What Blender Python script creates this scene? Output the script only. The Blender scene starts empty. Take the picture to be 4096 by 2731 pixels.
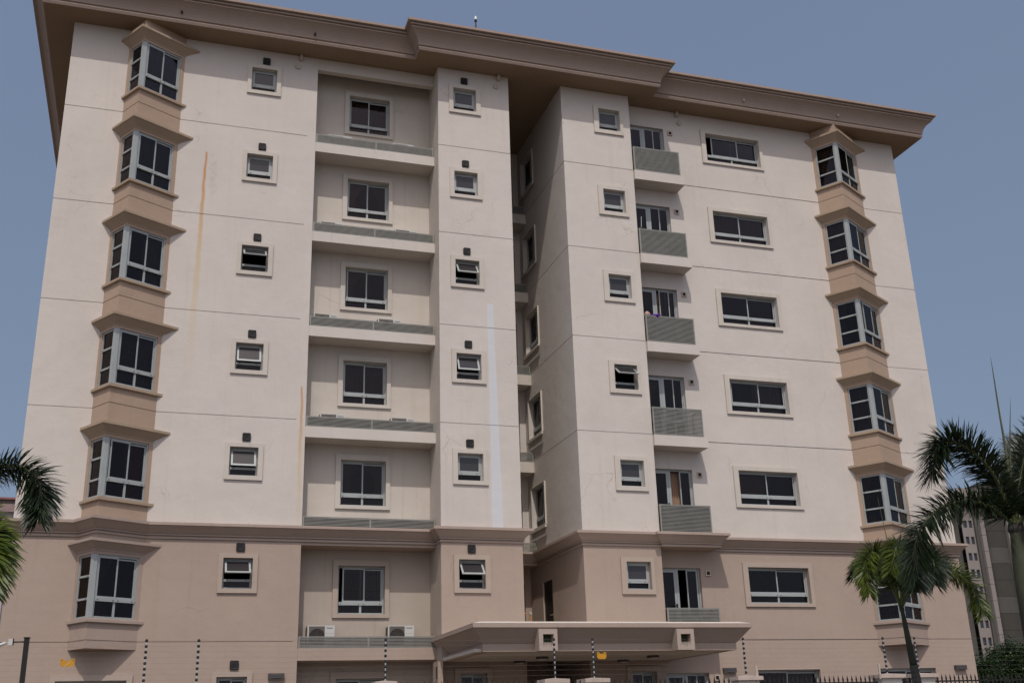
import bpy, bmesh, math, random
from mathutils import Vector, Matrix
R = math.radians
random.seed(7)
scn = bpy.context.scene
COL = scn.collection

# ------------------------------------------------------------------ camera
cam_d = bpy.data.cameras.new('camera')
cam = bpy.data.objects.new('camera', cam_d); COL.objects.link(cam)
cam_d.sensor_width = 36.0; cam_d.lens = 4406.22 / 4096 * 36
cam_d.clip_start = 0.1; cam_d.clip_end = 3000
YAW, PITCH, ROLL = 0.31801, 0.34290, -0.03019
fw = Vector((math.sin(YAW)*math.cos(PITCH), math.cos(YAW)*math.cos(PITCH), math.sin(PITCH)))
rt = Vector((math.cos(YAW), -math.sin(YAW), 0)); up = rt.cross(fw)
c_, s_ = math.cos(ROLL), math.sin(ROLL)
rt2 = c_*rt + s_*up; up2 = -s_*rt + c_*up
m = Matrix((rt2, up2, -fw)).transposed().to_4x4()
m.translation = Vector((3.5695, -31.0708, -2.5533))
cam.matrix_world = m
scn.camera = cam

# ------------------------------------------------------------------ light
SUN_TO = Vector((-0.30, -1.0, 1.54)).normalized()
el = math.asin(SUN_TO.z); az = math.atan2(SUN_TO.x, SUN_TO.y)
w = bpy.data.worlds.new('World'); scn.world = w; w.use_nodes = True
nt = w.node_tree; nt.nodes.clear()
sky = nt.nodes.new('ShaderNodeTexSky'); sky.sky_type = 'NISHITA'; sky.sun_disc = False
sky.sun_elevation = el; sky.sun_rotation = az
sky.air_density = 2.0; sky.dust_density = 3.0; sky.ozone_density = 3.0; sky.altitude = 0
tc = nt.nodes.new('ShaderNodeTexCoord'); vm = nt.nodes.new('ShaderNodeVectorMath'); vm.operation = 'MULTIPLY_ADD'   # hazy sky: even from the horizon up
vm.inputs[1].default_value = (1, 1, .72); vm.inputs[2].default_value = (0, 0, .34); nt.links.new(tc.outputs['Generated'], vm.inputs[0])
vn = nt.nodes.new('ShaderNodeVectorMath'); vn.operation = 'NORMALIZE'; nt.links.new(vm.outputs[0], vn.inputs[0]); nt.links.new(vn.outputs[0], sky.inputs[0])
tint = nt.nodes.new('ShaderNodeMix'); tint.data_type = 'RGBA'; tint.blend_type = 'MULTIPLY'; tint.inputs[0].default_value = 1; tint.inputs[7].default_value = (1.0, .95, 1.01, 1)
hsv = nt.nodes.new('ShaderNodeHueSaturation'); hsv.inputs['Saturation'].default_value = 0.87
bg = nt.nodes.new('ShaderNodeBackground'); bg.inputs[1].default_value = 0.102
wo = nt.nodes.new('ShaderNodeOutputWorld')
nt.links.new(sky.outputs[0], hsv.inputs['Color']); nt.links.new(hsv.outputs[0], tint.inputs[6]); nt.links.new(tint.outputs[2], bg.inputs[0]); nt.links.new(bg.outputs[0], wo.inputs[0])
sd = bpy.data.lights.new('sun', 'SUN'); sun = bpy.data.objects.new('sun', sd); COL.objects.link(sun)
sd.energy = 2.5; sd.angle = R(0.6); sd.color = (1.0, 0.935, 0.87)
sun.rotation_euler = SUN_TO.to_track_quat('Z', 'Y').to_euler()
scn.view_settings.view_transform = 'Standard'; scn.view_settings.look = 'None'
scn.view_settings.exposure = 0.0; scn.view_settings.gamma = 1.0

# ------------------------------------------------------------------ materials
def new_mat(name):
    mt = bpy.data.materials.new(name); mt.use_nodes = True
    n = mt.node_tree; b = n.nodes['Principled BSDF']
    return mt, n, b
def N(n, t, **k):
    x = n.nodes.new(t)
    for a, v in k.items(): setattr(x, a, v)
    return x
def plain(name, col, rough=0.6, metal=0.0, var=0.0, scale=6.0, bump=0.0, spec=None):
    mt, n, b = new_mat(name)
    b.inputs['Roughness'].default_value = rough; b.inputs['Metallic'].default_value = metal
    if spec is not None: b.inputs['Specular IOR Level'].default_value = spec
    if var:
        g = N(n, 'ShaderNodeNewGeometry'); no = N(n, 'ShaderNodeTexNoise'); no.inputs['Scale'].default_value = scale; no.inputs['Detail'].default_value = 6
        n.links.new(g.outputs['Position'], no.inputs['Vector'])
        cr = N(n, 'ShaderNodeValToRGB')
        cr.color_ramp.elements[0].position = 0.3; cr.color_ramp.elements[1].position = 0.7
        cr.color_ramp.elements[0].color = tuple(c*(1-var) for c in col)+(1,)
        cr.color_ramp.elements[1].color = tuple(min(1, c*(1+var)) for c in col)+(1,)
        n.links.new(no.outputs['Fac'], cr.inputs[0]); n.links.new(cr.outputs[0], b.inputs['Base Color'])
        if bump:
            bp = N(n, 'ShaderNodeBump'); bp.inputs['Strength'].default_value = bump; bp.inputs['Distance'].default_value = 0.02
            n.links.new(no.outputs['Fac'], bp.inputs['Height']); n.links.new(bp.outputs[0], b.inputs['Normal'])
    else:
        b.inputs['Base Color'].default_value = tuple(col)+(1,)
    return mt
def math_n(n, op, a, b=None, c=None, clamp=False):
    x = N(n, 'ShaderNodeMath', operation=op); x.use_clamp = clamp
    for i, v in enumerate((a, b, c)):
        if v is None: continue
        if isinstance(v, (int, float)): x.inputs[i].default_value = v
        else: n.links.new(v, x.inputs[i])
    return x.outputs[0]
def mixc(n, fac, a, b):
    x = N(n, 'ShaderNodeMix', data_type='RGBA')
    if isinstance(fac, (int, float)): x.inputs[0].default_value = fac
    else: n.links.new(fac, x.inputs[0])
    for i, v in ((6, a), (7, b)):
        if isinstance(v, tuple): x.inputs[i].default_value = v+(1,)
        else: n.links.new(v, x.inputs[i])
    return x.outputs[2]
def plaster(name, col, stains=(), dirt=0.5, crack=0.4):
    """painted render: mottled tone, rain streaks, hair cracks, float-finish relief, stains with their own shape"""
    mt, n, b = new_mat(name); b.inputs['Roughness'].default_value = 0.88
    b.inputs['Specular IOR Level'].default_value = 0.25
    g = N(n, 'ShaderNodeNewGeometry'); pos = g.outputs['Position']
    sep = N(n, 'ShaderNodeSeparateXYZ'); n.links.new(pos, sep.inputs[0])
    X, Z = sep.outputs['X'], sep.outputs['Z']
    def noise(scale, detail=4, vec=pos, rough=0.55):
        t = N(n, 'ShaderNodeTexNoise'); t.inputs['Scale'].default_value = scale; t.inputs['Detail'].default_value = detail
        t.inputs['Roughness'].default_value = rough; n.links.new(vec, t.inputs['Vector']); return t
    def ramp(sock, lo, hi):
        x = N(n, 'ShaderNodeMapRange'); x.inputs[1].default_value = lo; x.inputs[2].default_value = hi; n.links.new(sock, x.inputs[0]); return x.outputs[0]
    big = noise(0.55, 5); mid = noise(2.3, 6)
    c = mixc(n, ramp(big.outputs['Fac'], .35, .68), tuple(v*0.955 for v in col), tuple(min(.9, v*1.03) for v in col))
    c = mixc(n, math_n(n, 'MULTIPLY', ramp(mid.outputs['Fac'], .5, .78), 0.35*dirt), c, (col[0]*.82, col[1]*.79, col[2]*.74))
    # rain streaks: noise stretched along z
    mp = N(n, 'ShaderNodeMapping'); mp.inputs['Scale'].default_value = (5.0, 5.0, 0.22); n.links.new(pos, mp.inputs[0])
    st = noise(1.0, 5, mp.outputs[0], .65)
    c = mixc(n, math_n(n, 'MULTIPLY', ramp(st.outputs['Fac'], .54, .8), 0.5*dirt), c, (col[0]*.70, col[1]*.66, col[2]*.60))
    # hair cracks
    wv = noise(1.1, 3); vm = N(n, 'ShaderNodeVectorMath', operation='MULTIPLY_ADD'); n.links.new(wv.outputs['Color'], vm.inputs[0]); vm.inputs[1].default_value = (.9, .9, .9); n.links.new(pos, vm.inputs[2])
    vo = N(n, 'ShaderNodeTexVoronoi', feature='DISTANCE_TO_EDGE'); vo.inputs['Scale'].default_value = 0.75; n.links.new(vm.outputs[0], vo.inputs['Vector'])
    line = ramp(vo.outputs['Distance'], .012, .0)
    msk = ramp(noise(.7, 2).outputs['Fac'], .56, .66)
    ck = math_n(n, 'MULTIPLY', math_n(n, 'MULTIPLY', line, msk), crack)
    c = mixc(n, ck, c, (col[0]*.5, col[1]*.45, col[2]*.4))
    # local stains: (kind, x_top, x_bottom, z_top, z_bottom, half width)
    for kd, xa, xb, za, zb, hw in stains:
        t = ramp(Z, za, zb)
        wob = math_n(n, 'MULTIPLY', math_n(n, 'SUBTRACT', noise(1.6, 3).outputs['Fac'], .5), 0.10 if kd != 'paint' else 0.03)
        xc = math_n(n, 'ADD', math_n(n, 'MULTIPLY_ADD', t, xb-xa, xa), wob)
        d = math_n(n, 'ABSOLUTE', math_n(n, 'SUBTRACT', X, xc))
        if kd == 'paint':
            e = math_n(n, 'MULTIPLY_ADD', t, hw*.45, hw*.6)
            e = math_n(n, 'MULTIPLY_ADD', noise(11, 5).outputs['Fac'], .05, math_n(n, 'SUBTRACT', e, .025)); k = ramp(math_n(n, 'SUBTRACT', d, e), .02, -.01)
            k = math_n(n, 'MULTIPLY', k, ramp(Z, za+.005, za-.005))
            k = math_n(n, 'MULTIPLY', k, ramp(noise(2.2, 6, mp.outputs[0], .7).outputs['Fac'], .12, .42)); c = mixc(n, math_n(n, 'MULTIPLY', k, .85), c, (.52, .54, .565))
        elif kd == 'grey':
            k = math_n(n, 'MULTIPLY', ramp(d, hw, 0), math_n(n, 'MULTIPLY', ramp(noise(5).outputs['Fac'], .42, .62), math_n(n, 'MULTIPLY', ramp(Z, za, za-.3), ramp(Z, zb, zb+.8))))
            c = mixc(n, math_n(n, 'MULTIPLY', k, .35), c, (.25, .23, .22))
        else:
            e = math_n(n, 'MULTIPLY_ADD', t, hw*1.6, hw*.45)
            k = ramp(math_n(n, 'SUBTRACT', d, e), .02, -.03)
            fade = math_n(n, 'POWER', math_n(n, 'SUBTRACT', 1.0, t), 1.15)
            k = math_n(n, 'MULTIPLY', math_n(n, 'MULTIPLY', k, fade), ramp(Z, za+.01, za-.01))
            cc = mixc(n, ramp(t, .05, .5), (.42, .15, .01), (.50, .36, .15))
            k = math_n(n, 'MULTIPLY', k, ramp(noise(3.0, 5, mp.outputs[0], .7).outputs['Fac'], .05, .42)); c = mixc(n, math_n(n, 'MULTIPLY', k, .95), c, cc)
    n.links.new(c, b.inputs['Base Color'])
    fine = noise(38, 4); bp = N(n, 'ShaderNodeBump'); bp.inputs['Strength'].default_value = .35; bp.inputs['Distance'].default_value = .006
    n.links.new(fine.outputs['Fac'], bp.inputs['Height'])
    b2 = N(n, 'ShaderNodeBump'); b2.inputs['Strength'].default_value = .5; b2.inputs['Distance'].default_value = .03
    n.links.new(mid.outputs['Fac'], b2.inputs['Height']); n.links.new(bp.outputs[0], b2.inputs['Normal']); n.links.new(b2.outputs[0], b.inputs['Normal'])
    return mt
WHITE = (.52, .478, .435)
M = {}
M['white'] = plaster('white_render', WHITE, [('rust', 4.15, 4.10, 14.5, 7.0, .06), ('rust', 7.31, 7.33, 7.2, 2.6, .045), ('grey', 4.32, 4.45, 14.5, 12.6, .16)], .45)
M['white_tower'] = plaster('white_render_tower', WHITE, [('paint', 12.93, 13.02, 10.09, 3.1, .155)], .40)
M['cream'] = plaster('cream_render', (.50, .455, .40), (), .75, .5)
M['pink'] = plaster('pink_render', (.345, .272, .224), (), .4, .3)
M['pink_inner'] = plaster('pale_pink_render', (.375, .32, .27), (), .7, .5)
M['surround'] = plaster('surround_paint', (.50, .462, .41), (), .9, .1)
M['surround_pink'] = plaster('surround_pink_paint', (.37, .305, .255), (), .5, .1)
M['peach'] = plaster('peach_render', (.37, .275, .205), (), .5, .3)
M['peach_trim'] = plaster('peach_trim', (.34, .262, .19), (), .6, .1)
M['pink_trim'] = plaster('pink_trim', (.345, .275, .23), (), .5, .1)
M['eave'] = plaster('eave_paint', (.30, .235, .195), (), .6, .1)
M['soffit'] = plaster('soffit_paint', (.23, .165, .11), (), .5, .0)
M['roof'] = plain('roof_felt', (.25, .23, .21), .9, var=.15)
M['canopy_top'] = plaster('canopy_capping', (.52, .47, .41), (), .7, .1)
M['alu'] = plain('aluminium_frame', (.31, .335, .33), .5, .1, var=.06, scale=3)
M['alu_old'] = plain('louvre_metal', (.235, .235, .21), .5, .15, var=.10, scale=4)
M['dark'] = plain('dark_gap', (.015, .015, .015), .8)
M['grille_grey'] = plain('lamp_louvre', (.09, .085, .09), .5)
M['black'] = plain('black_plastic', (.006, .006, .006), .8)
M['grille'] = plain('vent_grille', (.02, .02, .022), .6)
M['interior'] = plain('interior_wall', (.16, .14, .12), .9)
M['iron'] = plain('black_iron', (.005, .005, .006), .8)
M['ac_white'] = plain('ac_casing', (.47, .47, .44), .45, var=.05, scale=3)
M['ac_grille'] = plain('ac_grille', (.10, .085, .075), .7)
M['ac_dark'] = plain('ac_fan_shadow', (.02, .017, .015), .8)
M['ink'] = plain('dark_ink', (.02, .03, .06), .6)
M['pipe'] = plain('painted_pipe', (.42, .36, .30), .7, var=.1)
M['yellow'] = plain('yellow_sign', (.46, .22, .006), .5, var=.08, scale=9)
M['faded'] = plain('faded_print', (.46, .30, .10), .6)
M['galv'] = plain('galvanised_steel', (.42, .44, .45), .4, .5)
M['wire'] = plain('thin_wire', (.16, .15, .14), .6, .0)
M['cap'] = plaster('cap_stone', (.44, .37, .32), (), 1.6, .5)
M['pillar'] = plaster('pillar_paint', (.55, .52, .48), (), 1.2, .3)
M['lamp_glass'] = plain('lamp_diffuser', (.40, .37, .33), .4)
M['lamp_rim'] = plain('lamp_rim', (.05, .045, .04), .5)
M['door_dark'] = plain('dark_door', (.012, .011, .010), .5)
M['brass'] = plain('handle_metal', (.45, .38, .28), .35, .8)
M['purple'] = plain('purple_plastic', (.10, .02, .28), .4)
M['mop'] = plain('mop_cloth', (.40, .26, .22), .95, var=.35, scale=60)
M['orange'] = plain('orange_paint', (.62, .24, .04), .5)
M['green_algae'] = plain('algae', (.035, .045, .02), .9, var=.4, scale=30)
M['drip'] = plain('drip_stain', (.10, .09, .08), .95)
M['ground'] = plain('paving', (.15, .115, .085), .9, var=.2, scale=1.2)
def glass_mat(name, tint, ref=(1, 1, 1)):
    mt = bpy.data.materials.new(name); mt.use_nodes = True; n = mt.node_tree; n.nodes.clear()
    o = N(n, 'ShaderNodeOutputMaterial'); tr = N(n, 'ShaderNodeBsdfTransparent'); tr.inputs[0].default_value = tint+(1,)
    gl = N(n, 'ShaderNodeBsdfGlossy'); gl.inputs['Roughness'].default_value = .03; gl.inputs['Color'].default_value = ref+(1,)
    fr = N(n, 'ShaderNodeFresnel'); fr.inputs[0].default_value = 1.46
    g = N(n, 'ShaderNodeNewGeometry'); no = N(n, 'ShaderNodeTexNoise'); no.inputs['Scale'].default_value = .9; n.links.new(g.outputs['Position'], no.inputs['Vector'])
    bp = N(n, 'ShaderNodeBump'); bp.inputs['Strength'].default_value = .12; bp.inputs['Distance'].default_value = .05; n.links.new(no.outputs['Fac'], bp.inputs['Height'])
    n.links.new(bp.outputs[0], gl.inputs['Normal'])
    mx = N(n, 'ShaderNodeMixShader'); n.links.new(fr.outputs[0], mx.inputs[0]); n.links.new(tr.outputs[0], mx.inputs[1]); n.links.new(gl.outputs[0], mx.inputs[2]); n.links.new(mx.outputs[0], o.inputs[0])
    return mt
M['glass'] = glass_mat('tinted_glass', (.56, .53, .53), (.52, .48, .48))
M['obscure'] = plain('obscured_glass', (.032, .029, .031), .18)
def curtain_mat(name, col, stripe=0.35):
    mt, n, b = new_mat(name); b.inputs['Roughness'].default_value = .95; b.inputs['Specular IOR Level'].default_value = .1
    g = N(n, 'ShaderNodeNewGeometry'); mp = N(n, 'ShaderNodeMapping'); mp.inputs['Scale'].default_value = (14, 14, .8); n.links.new(g.outputs['Position'], mp.inputs[0])
    no = N(n, 'ShaderNodeTexNoise'); no.inputs['Scale'].default_value = 1; no.inputs['Detail'].default_value = 3; n.links.new(mp.outputs[0], no.inputs['Vector'])
    c = mixc(n, no.outputs['Fac'], tuple(v*(1-stripe) for v in col), tuple(v*(1+stripe) for v in col)); n.links.new(c, b.inputs['Base Color'])
    return mt
CURT = {'brown': curtain_mat('brown_curtain', (.26, .17, .12)), 'grey': curtain_mat('grey_net_curtain', (.20, .18, .17)),
        'red': curtain_mat('dark_red_curtain', (.28, .05, .035)), 'beige': curtain_mat('beige_curtain', (.38, .31, .23)), 'blind': curtain_mat('tan_blind', (.24, .17, .10), .1)}

# ------------------------------------------------------------------ mesh helpers
class MB:
    def __init__(s): s.v = []; s.f = []
    def quad(s, *p):
        i = len(s.v); s.v += [tuple(q) for q in p]; s.f.append(tuple(range(i, i+len(p))))
    def box(s, x0, x1, y0, y1, z0, z1):
        i = len(s.v)
        s.v += [(x, y, z) for z in (z0, z1) for y in (y0, y1) for x in (x0, x1)]
        s.f += [tuple(i+k for k in q) for q in ((0, 2, 3, 1), (4, 5, 7, 6), (0, 1, 5, 4), (2, 6, 7, 3), (0, 4, 6, 2), (1, 3, 7, 5))]
    def prism(s, pts, z0, z1):
        n = len(pts); i = len(s.v)
        s.v += [(p[0], p[1], z0) for p in pts]+[(p[0], p[1], z1) for p in pts]
        for k in range(n): s.f.append((i+k, i+(k+1) % n, i+n+(k+1) % n, i+n+k))
        s.f.append(tuple(i+k for k in reversed(range(n)))); s.f.append(tuple(i+n+k for k in range(n)))
    def tube(s, pts, rad, n=8, caps=True):
        pts = [Vector(p) for p in pts]; rings = []
        if not isinstance(rad, (list, tuple)): rad = [rad]*len(pts)
        pr = None
        for k, p in enumerate(pts):
            d = (pts[min(k+1, len(pts)-1)]-pts[max(k-1, 0)]).normalized()
            a = Vector((0, 0, 1)) if abs(d.z) < .9 else Vector((1, 0, 0))
            if pr is not None: a = pr
            u = (a-d*a.dot(d)).normalized(); pr = u; v = d.cross(u); i = len(s.v)
            s.v += [tuple(p+rad[k]*(math.cos(2*math.pi*j/n)*u+math.sin(2*math.pi*j/n)*v)) for j in range(n)]; rings.append(i)
        for a, b in zip(rings, rings[1:]):
            for j in range(n): s.f.append((a+j, a+(j+1) % n, b+(j+1) % n, b+j))
        if caps: s.f.append(tuple(rings[0]+j for j in reversed(range(n)))); s.f.append(tuple(rings[-1]+j for j in range(n)))
    def mesh(s, name, mat, smooth=False, origin=None):
        me = bpy.data.meshes.new(name)
        vs = s.v if origin is None else [(a-origin[0], b-origin[1], c-origin[2]) for a, b, c in s.v]
        me.from_pydata(vs, [], s.f); me.materials.append(mat if not isinstance(mat, str) else M[mat])
        if smooth:
            for p in me.polygons: p.use_smooth = True
        me.update(); return me
def put(name, me, parent=None, loc=None, rotz=None):
    o = bpy.data.objects.new(name, me); COL.objects.link(o)
    if parent is not None: o.parent = parent
    if loc is not None: o.location = loc
    if rotz: o.rotation_euler = (0, 0, rotz)
    return o
def empty(name, loc, label, cat, group=None, rotz=0):
    o = bpy.data.objects.new(name, None); COL.objects.link(o); o.location = loc; o.rotation_euler = (0, 0, rotz); o.empty_display_size = .2
    return tag(o, label, cat, group)
def tag(o, label=None, cat=None, group=None, kind=None):
    if label: o['label'] = label
    if cat: o['category'] = cat
    if group: o['group'] = group
    if kind: o['kind'] = kind
    return o
H = 3.1
GROUND = -4.1
BO = Vector((14.7, 5.0, GROUND))
bld = empty('apartment_building', BO, 'cream and pink rendered seven storey apartment block with triangular bay windows and deep brown eaves', 'apartment building')
def part(name, mb, mat, parent=None, smooth=False, label=None):
    """world-coordinate mesh made a child of the building (or of one of its parts)"""
    o = put(name, mb.mesh(name, mat, smooth, BO), bld)
    if parent is not None: o.parent = parent; o.location = (0, 0, 0)
    if label: o['label'] = label
    return o

def wall_face(mb, p0, p1, z0, z1, holes=(), grooves=(), reveal=.17, gh=.013, gd=.012):
    """vertical wall skin from plan point p0 to p1 (outside to the right of travel), holes (u0,u1,z0,z1), real recessed joints (z, u0, u1)"""
    p0 = Vector(p0); p1 = Vector(p1); L = (p1-p0).length; t = (p1-p0)/L; n = Vector((t.y, -t.x))
    def P(u, z, d=0): q = p0+t*u-n*d; return (q.x, q.y, z)
    us = {0.0, L}; zs = {z0, z1}
    holes = [h for h in holes if h[3] > z0 and h[2] < z1]
    grooves = [g for g in grooves if z0+gh < g[0] < z1-gh]
    for a, b, c, d in holes: us |= {a, b}; zs |= {max(c, z0), min(d, z1)}
    for z, a, b in grooves: us |= {max(0, a), min(L, b)}; zs |= {z-gh, z+gh}
    us = sorted(us); zs = sorted(zs)
    def merged(l):
        o = [l[0]]
        for v in l[1:]:
            if v-o[-1] > 1e-5: o.append(v)
        return o
    us = merged(us); zs = merged(zs)
    for i in range(len(us)-1):
        for j in range(len(zs)-1):
            u = (us[i]+us[i+1])/2; z = (zs[j]+zs[j+1])/2; a, b, c, d = us[i], us[i+1], zs[j], zs[j+1]
            if any(h[0] < u < h[1] and h[2] < z < h[3] for h in holes): continue
            g = any(abs(z-q[0]) < gh and q[1]-1e-6 < u < q[2]+1e-6 for q in grooves)
            e = gd if g else 0
            mb.quad(P(a, c, e), P(b, c, e), P(b, d, e), P(a, d, e))
            if g:
                mb.quad(P(a, c), P(b, c), P(b, c, gd), P(a, c, gd)); mb.quad(P(a, d, gd), P(b, d, gd), P(b, d), P(a, d))
    for a, b, c, d in holes:
        r = reveal
        if c > z0-1e-6: mb.quad(P(a, c), P(b, c), P(b, c, r), P(a, c, r))
        mb.quad(P(a, d), P(a, d, r), P(b, d, r), P(b, d))
        if a > 1e-4: mb.quad(P(a, c), P(a, c, r), P(a, d, r), P(a, d))
        if b < L-1e-4: mb.quad(P(b, c), P(b, d), P(b, d, r), P(b, c, r))
def offset_poly(pts, d, ends=None):
    """plan polyline moved outward (right of travel) by d with mitres; a bay end slides along the wall"""
    pts = [Vector(p) for p in pts]; out = []
    for i, p in enumerate(pts):
        n0 = n1 = None
        if i > 0: t = (p-pts[i-1]).normalized(); n0 = Vector((t.y, -t.x))
        if i < len(pts)-1: t = (pts[i+1]-p).normalized(); n1 = Vector((t.y, -t.x))
        if n0 is None or n1 is None:
            q = n0 or n1
            if ends == 'wall': # keep y of the end point, slide in x
                out.append(Vector((p.x+d/q.x if abs(q.x) > 1e-6 else p.x, p.y)))
            else: out.append(p+q*d)
        else:
            b = (n0+n1); out.append(p+b*(d/(1+n0.dot(n1))))
    return out
def sweep(mb, pts, prof, ends=None, cap=True):
    rings = []
    for d, z in prof:
        rings.append([(q.x, q.y, z) for q in offset_poly(pts, d, ends)])
    n = len(pts)
    for a, b in zip(rings, rings[1:]):
        for k in range(n-1): mb.quad(a[k], a[k+1], b[k+1], b[k])
    if cap:
        mb.quad(*[r[0] for r in rings]); mb.quad(*[r[-1] for r in reversed(rings)])

# ------------------------------------------------------------------ ground
g = MB(); g.quad((-1500, -1500, GROUND), (1500, -1500, GROUND), (1500, 1500, GROUND), (-1500, 1500, GROUND))
tag(put('ground', g.mesh('ground', 'ground')), kind='structure')
g = MB(); g.quad((-60, -28, GROUND+.004), (90, -28, GROUND+.004), (90, -14, GROUND+.004), (-60, -14, GROUND+.004))
tag(put('road', g.mesh('road', plain('asphalt', (.055, .053, .05), .9, var=.2, scale=4))), kind='structure')

# ------------------------------------------------------------------ building: plan constants
XL, XR = 0.0, 29.408
LB = [(1.642, 0), (2.084, -.715), (3.304, 0)]
RB = [(25.785, 0), (26.302, -.819), (27.73, 0)]
XA0, XA1, XA2, XB1, XB2 = 7.439, 11.31, 13.751, 15.64, 18.161
YP, YQ, YB = -.551, .768, 4.344
ZC = 3.09      # top of the cornice = change of wall colour
ZS = 18.4      # soffit
DEPTH = 14.0
SW = (1.385, 2.205)   # small window opening, heights above the floor joint
def holes_for(L0, spans):
    """spans: list of (x0,x1,zlo,zhi,levels) -> holes in u coordinates from L0"""
    o = []
    for x0, x1, a, b, lv in spans:
        for k in lv: o.append((x0-L0, x1-L0, k*H+a, k*H+b))
    return o
GR = [k*H for k in (0, 2, 3, 4, 5)]
# left wing
mb = MB(); wall_face(mb, (XL, 0), LB[0], ZC, ZS, grooves=[(z, 0, 9) for z in GR]); part('wall', mb, 'white')
mb = MB(); wall_face(mb, LB[2], (XA0, 0), ZC, ZS, holes=holes_for(3.304, [(5.36, 6.146, *SW, range(1, 6))]), grooves=[(z, 0, 3.87) for z in GR]); part('wall', mb, 'white')
mb = MB(); wall_face(mb, (XL, 0), LB[0], -.2, ZC, grooves=[(0, 0, 9)]); part('wall', mb, 'pink')
mb = MB(); wall_face(mb, LB[2], (XA0, 0), -.2, ZC, holes=holes_for(3.304, [(5.36, 6.146, *SW, [0])]), grooves=[(0, 0, 4.0)]); part('wall', mb, 'pink')
mb = MB(); wall_face(mb, (XL, 0), (XA0, 0), GROUND, -.2, holes=[(1.43, 3.135, -2.2, -.95), (5.36, 6.146, -H+SW[0], -H+SW[1])]); part('wall', mb, 'pink')
# air conditioner bay
mb = MB(); wall_face(mb, (XA0, YQ), (XA1, YQ), ZC, ZS, holes=[(8.61-XA0, 9.96-XA0, k*H+.805, k*H+2.158) for k in range(1, 6)]); part('wall', mb, 'cream')
mb = MB(); wall_face(mb, (XA0, 0), (XA0, YQ), ZC, ZS); part('wall', mb, 'cream')
mb = MB(); wall_face(mb, (XA1, YQ), (XA1, YP), ZC, ZS); part('wall', mb, 'cream')
mb = MB(); wall_face(mb, (XA0, YQ), (XA1, YQ), GROUND, ZC, holes=[(8.61-XA0, 9.96-XA0, .805, 2.158), (8.61-XA0, 9.96-XA0, -H+.805, -H+2.158)]); part('wall', mb, 'pink_inner')
mb = MB(); wall_face(mb, (XA0, 0), (XA0, YQ), GROUND, ZC); part('wall', mb, 'pink_inner')
mb = MB(); wall_face(mb, (XA1, YQ), (XA1, YP), GROUND, ZC); part('wall', mb, 'pink_inner')
# towers
mb = MB(); wall_face(mb, (XA1, YP), (XA2, YP), ZC, ZS, holes=holes_for(XA1, [(11.82, 12.60, SW[0]-.01, SW[1]-.01, range(1, 6))]), grooves=[(z, 0, 9) for z in GR]); part('wall', mb, 'white_tower')
mb = MB(); wall_face(mb, (XA2, YP), (XA2, YB), ZC, ZS); part('wall', mb, 'white_tower')
mb = MB(); wall_face(mb, (XA1, YP), (XA2, YP), -.585, ZC, holes=holes_for(XA1, [(11.82, 12.60, SW[0]-.01, SW[1]-.01, [0])])); part('wall', mb, 'pink')
mb = MB(); wall_face(mb, (XA2, YP), (XA2, YB), -.585, ZC); part('wall', mb, 'pink')
mb = MB(); wall_face(mb, (XB1, YP), (XB2, YP), ZC, ZS, holes=holes_for(XB1, [(16.98, 17.77, SW[0]+.025, SW[1]+.02, range(1, 6))]), grooves=[(z, 0, 9) for z in GR]); part('wall', mb, 'white')
mb = MB(); wall_face(mb, (XB2, YP), (XB2, 0), ZC, ZS); part('wall', mb, 'white')
mb = MB(); wall_face(mb, (XB1, YB), (XB1, YP), ZC, ZS, holes=[(.494, 1.794, k*H+.80, k*H+2.18) for k in range(1, 6)], grooves=[(z, .77, 9) for z in GR]); part('wall', mb, 'white')
mb = MB(); wall_face(mb, (XA2, YB), (XB1, YB), ZC, ZS, holes=[(.85, 1.67, k*H+.02, k*H+2.15) for k in range(1, 6)]); part('wall', mb, 'white')
mb = MB(); wall_face(mb, (XB1, YP), (XB2, YP), -.585, ZC, holes=holes_for(XB1, [(16.98, 17.77, SW[0]+.025, SW[1]+.02, [0])])); part('wall', mb, 'pink')
mb = MB(); wall_face(mb, (XB2, YP), (XB2, 0), -.585, ZC); part('wall', mb, 'pink')
mb = MB(); wall_face(mb, (XB1, YB), (XB1, YP), -.585, ZC, holes=[(1.17, 2.09, -.10, 2.08)]); part('wall', mb, 'pink')
mb = MB(); wall_face(mb, (XA2, YB), (XB1, YB), -.585, ZC, holes=[(.85, 1.67, .02, 2.15)]); part('wall', mb, 'pink')
# right wing
DW = (18.235, 19.71, 0.0, 2.15); WW = (21.35, 23.52, 1.10, 2.207)
mb = MB(); wall_face(mb, (XB2, 0), RB[0], ZC, ZS, holes=holes_for(XB2, [DW+(range(1, 6),), WW+(range(1, 6),)]), grooves=[(z, 20.06-XB2, 99) for z in GR]); part('wall', mb, 'white')
mb = MB(); wall_face(mb, RB[2], (XR, 0), ZC, ZS, grooves=[(z, 0, 9) for z in GR]); part('wall', mb, 'white')
mb = MB(); wall_face(mb, (XB2, 0), RB[0], -.2, ZC, holes=holes_for(XB2, [DW+([0],), WW+([0],)]), grooves=[(0, 20.1-XB2, 99)]); part('wall', mb, 'pink')
mb = MB(); wall_face(mb, RB[2], (XR, 0), -.2, ZC, grooves=[(0, 0, 9)]); part('wall', mb, 'pink')
mb = MB(); wall_face(mb, (15.9, 0), (XR, 0), GROUND, -.2, holes=holes_for(15.9, [(18.31, 19.71, -.6, 2.15, [-1]), (21.35, 23.52, .8, 2.207, [-1]), (25.70, 27.83, .8, 2.207, [-1]), (17.19, 17.98, SW[0], SW[1], [-1])])); part('wall', mb, 'pink')
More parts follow.
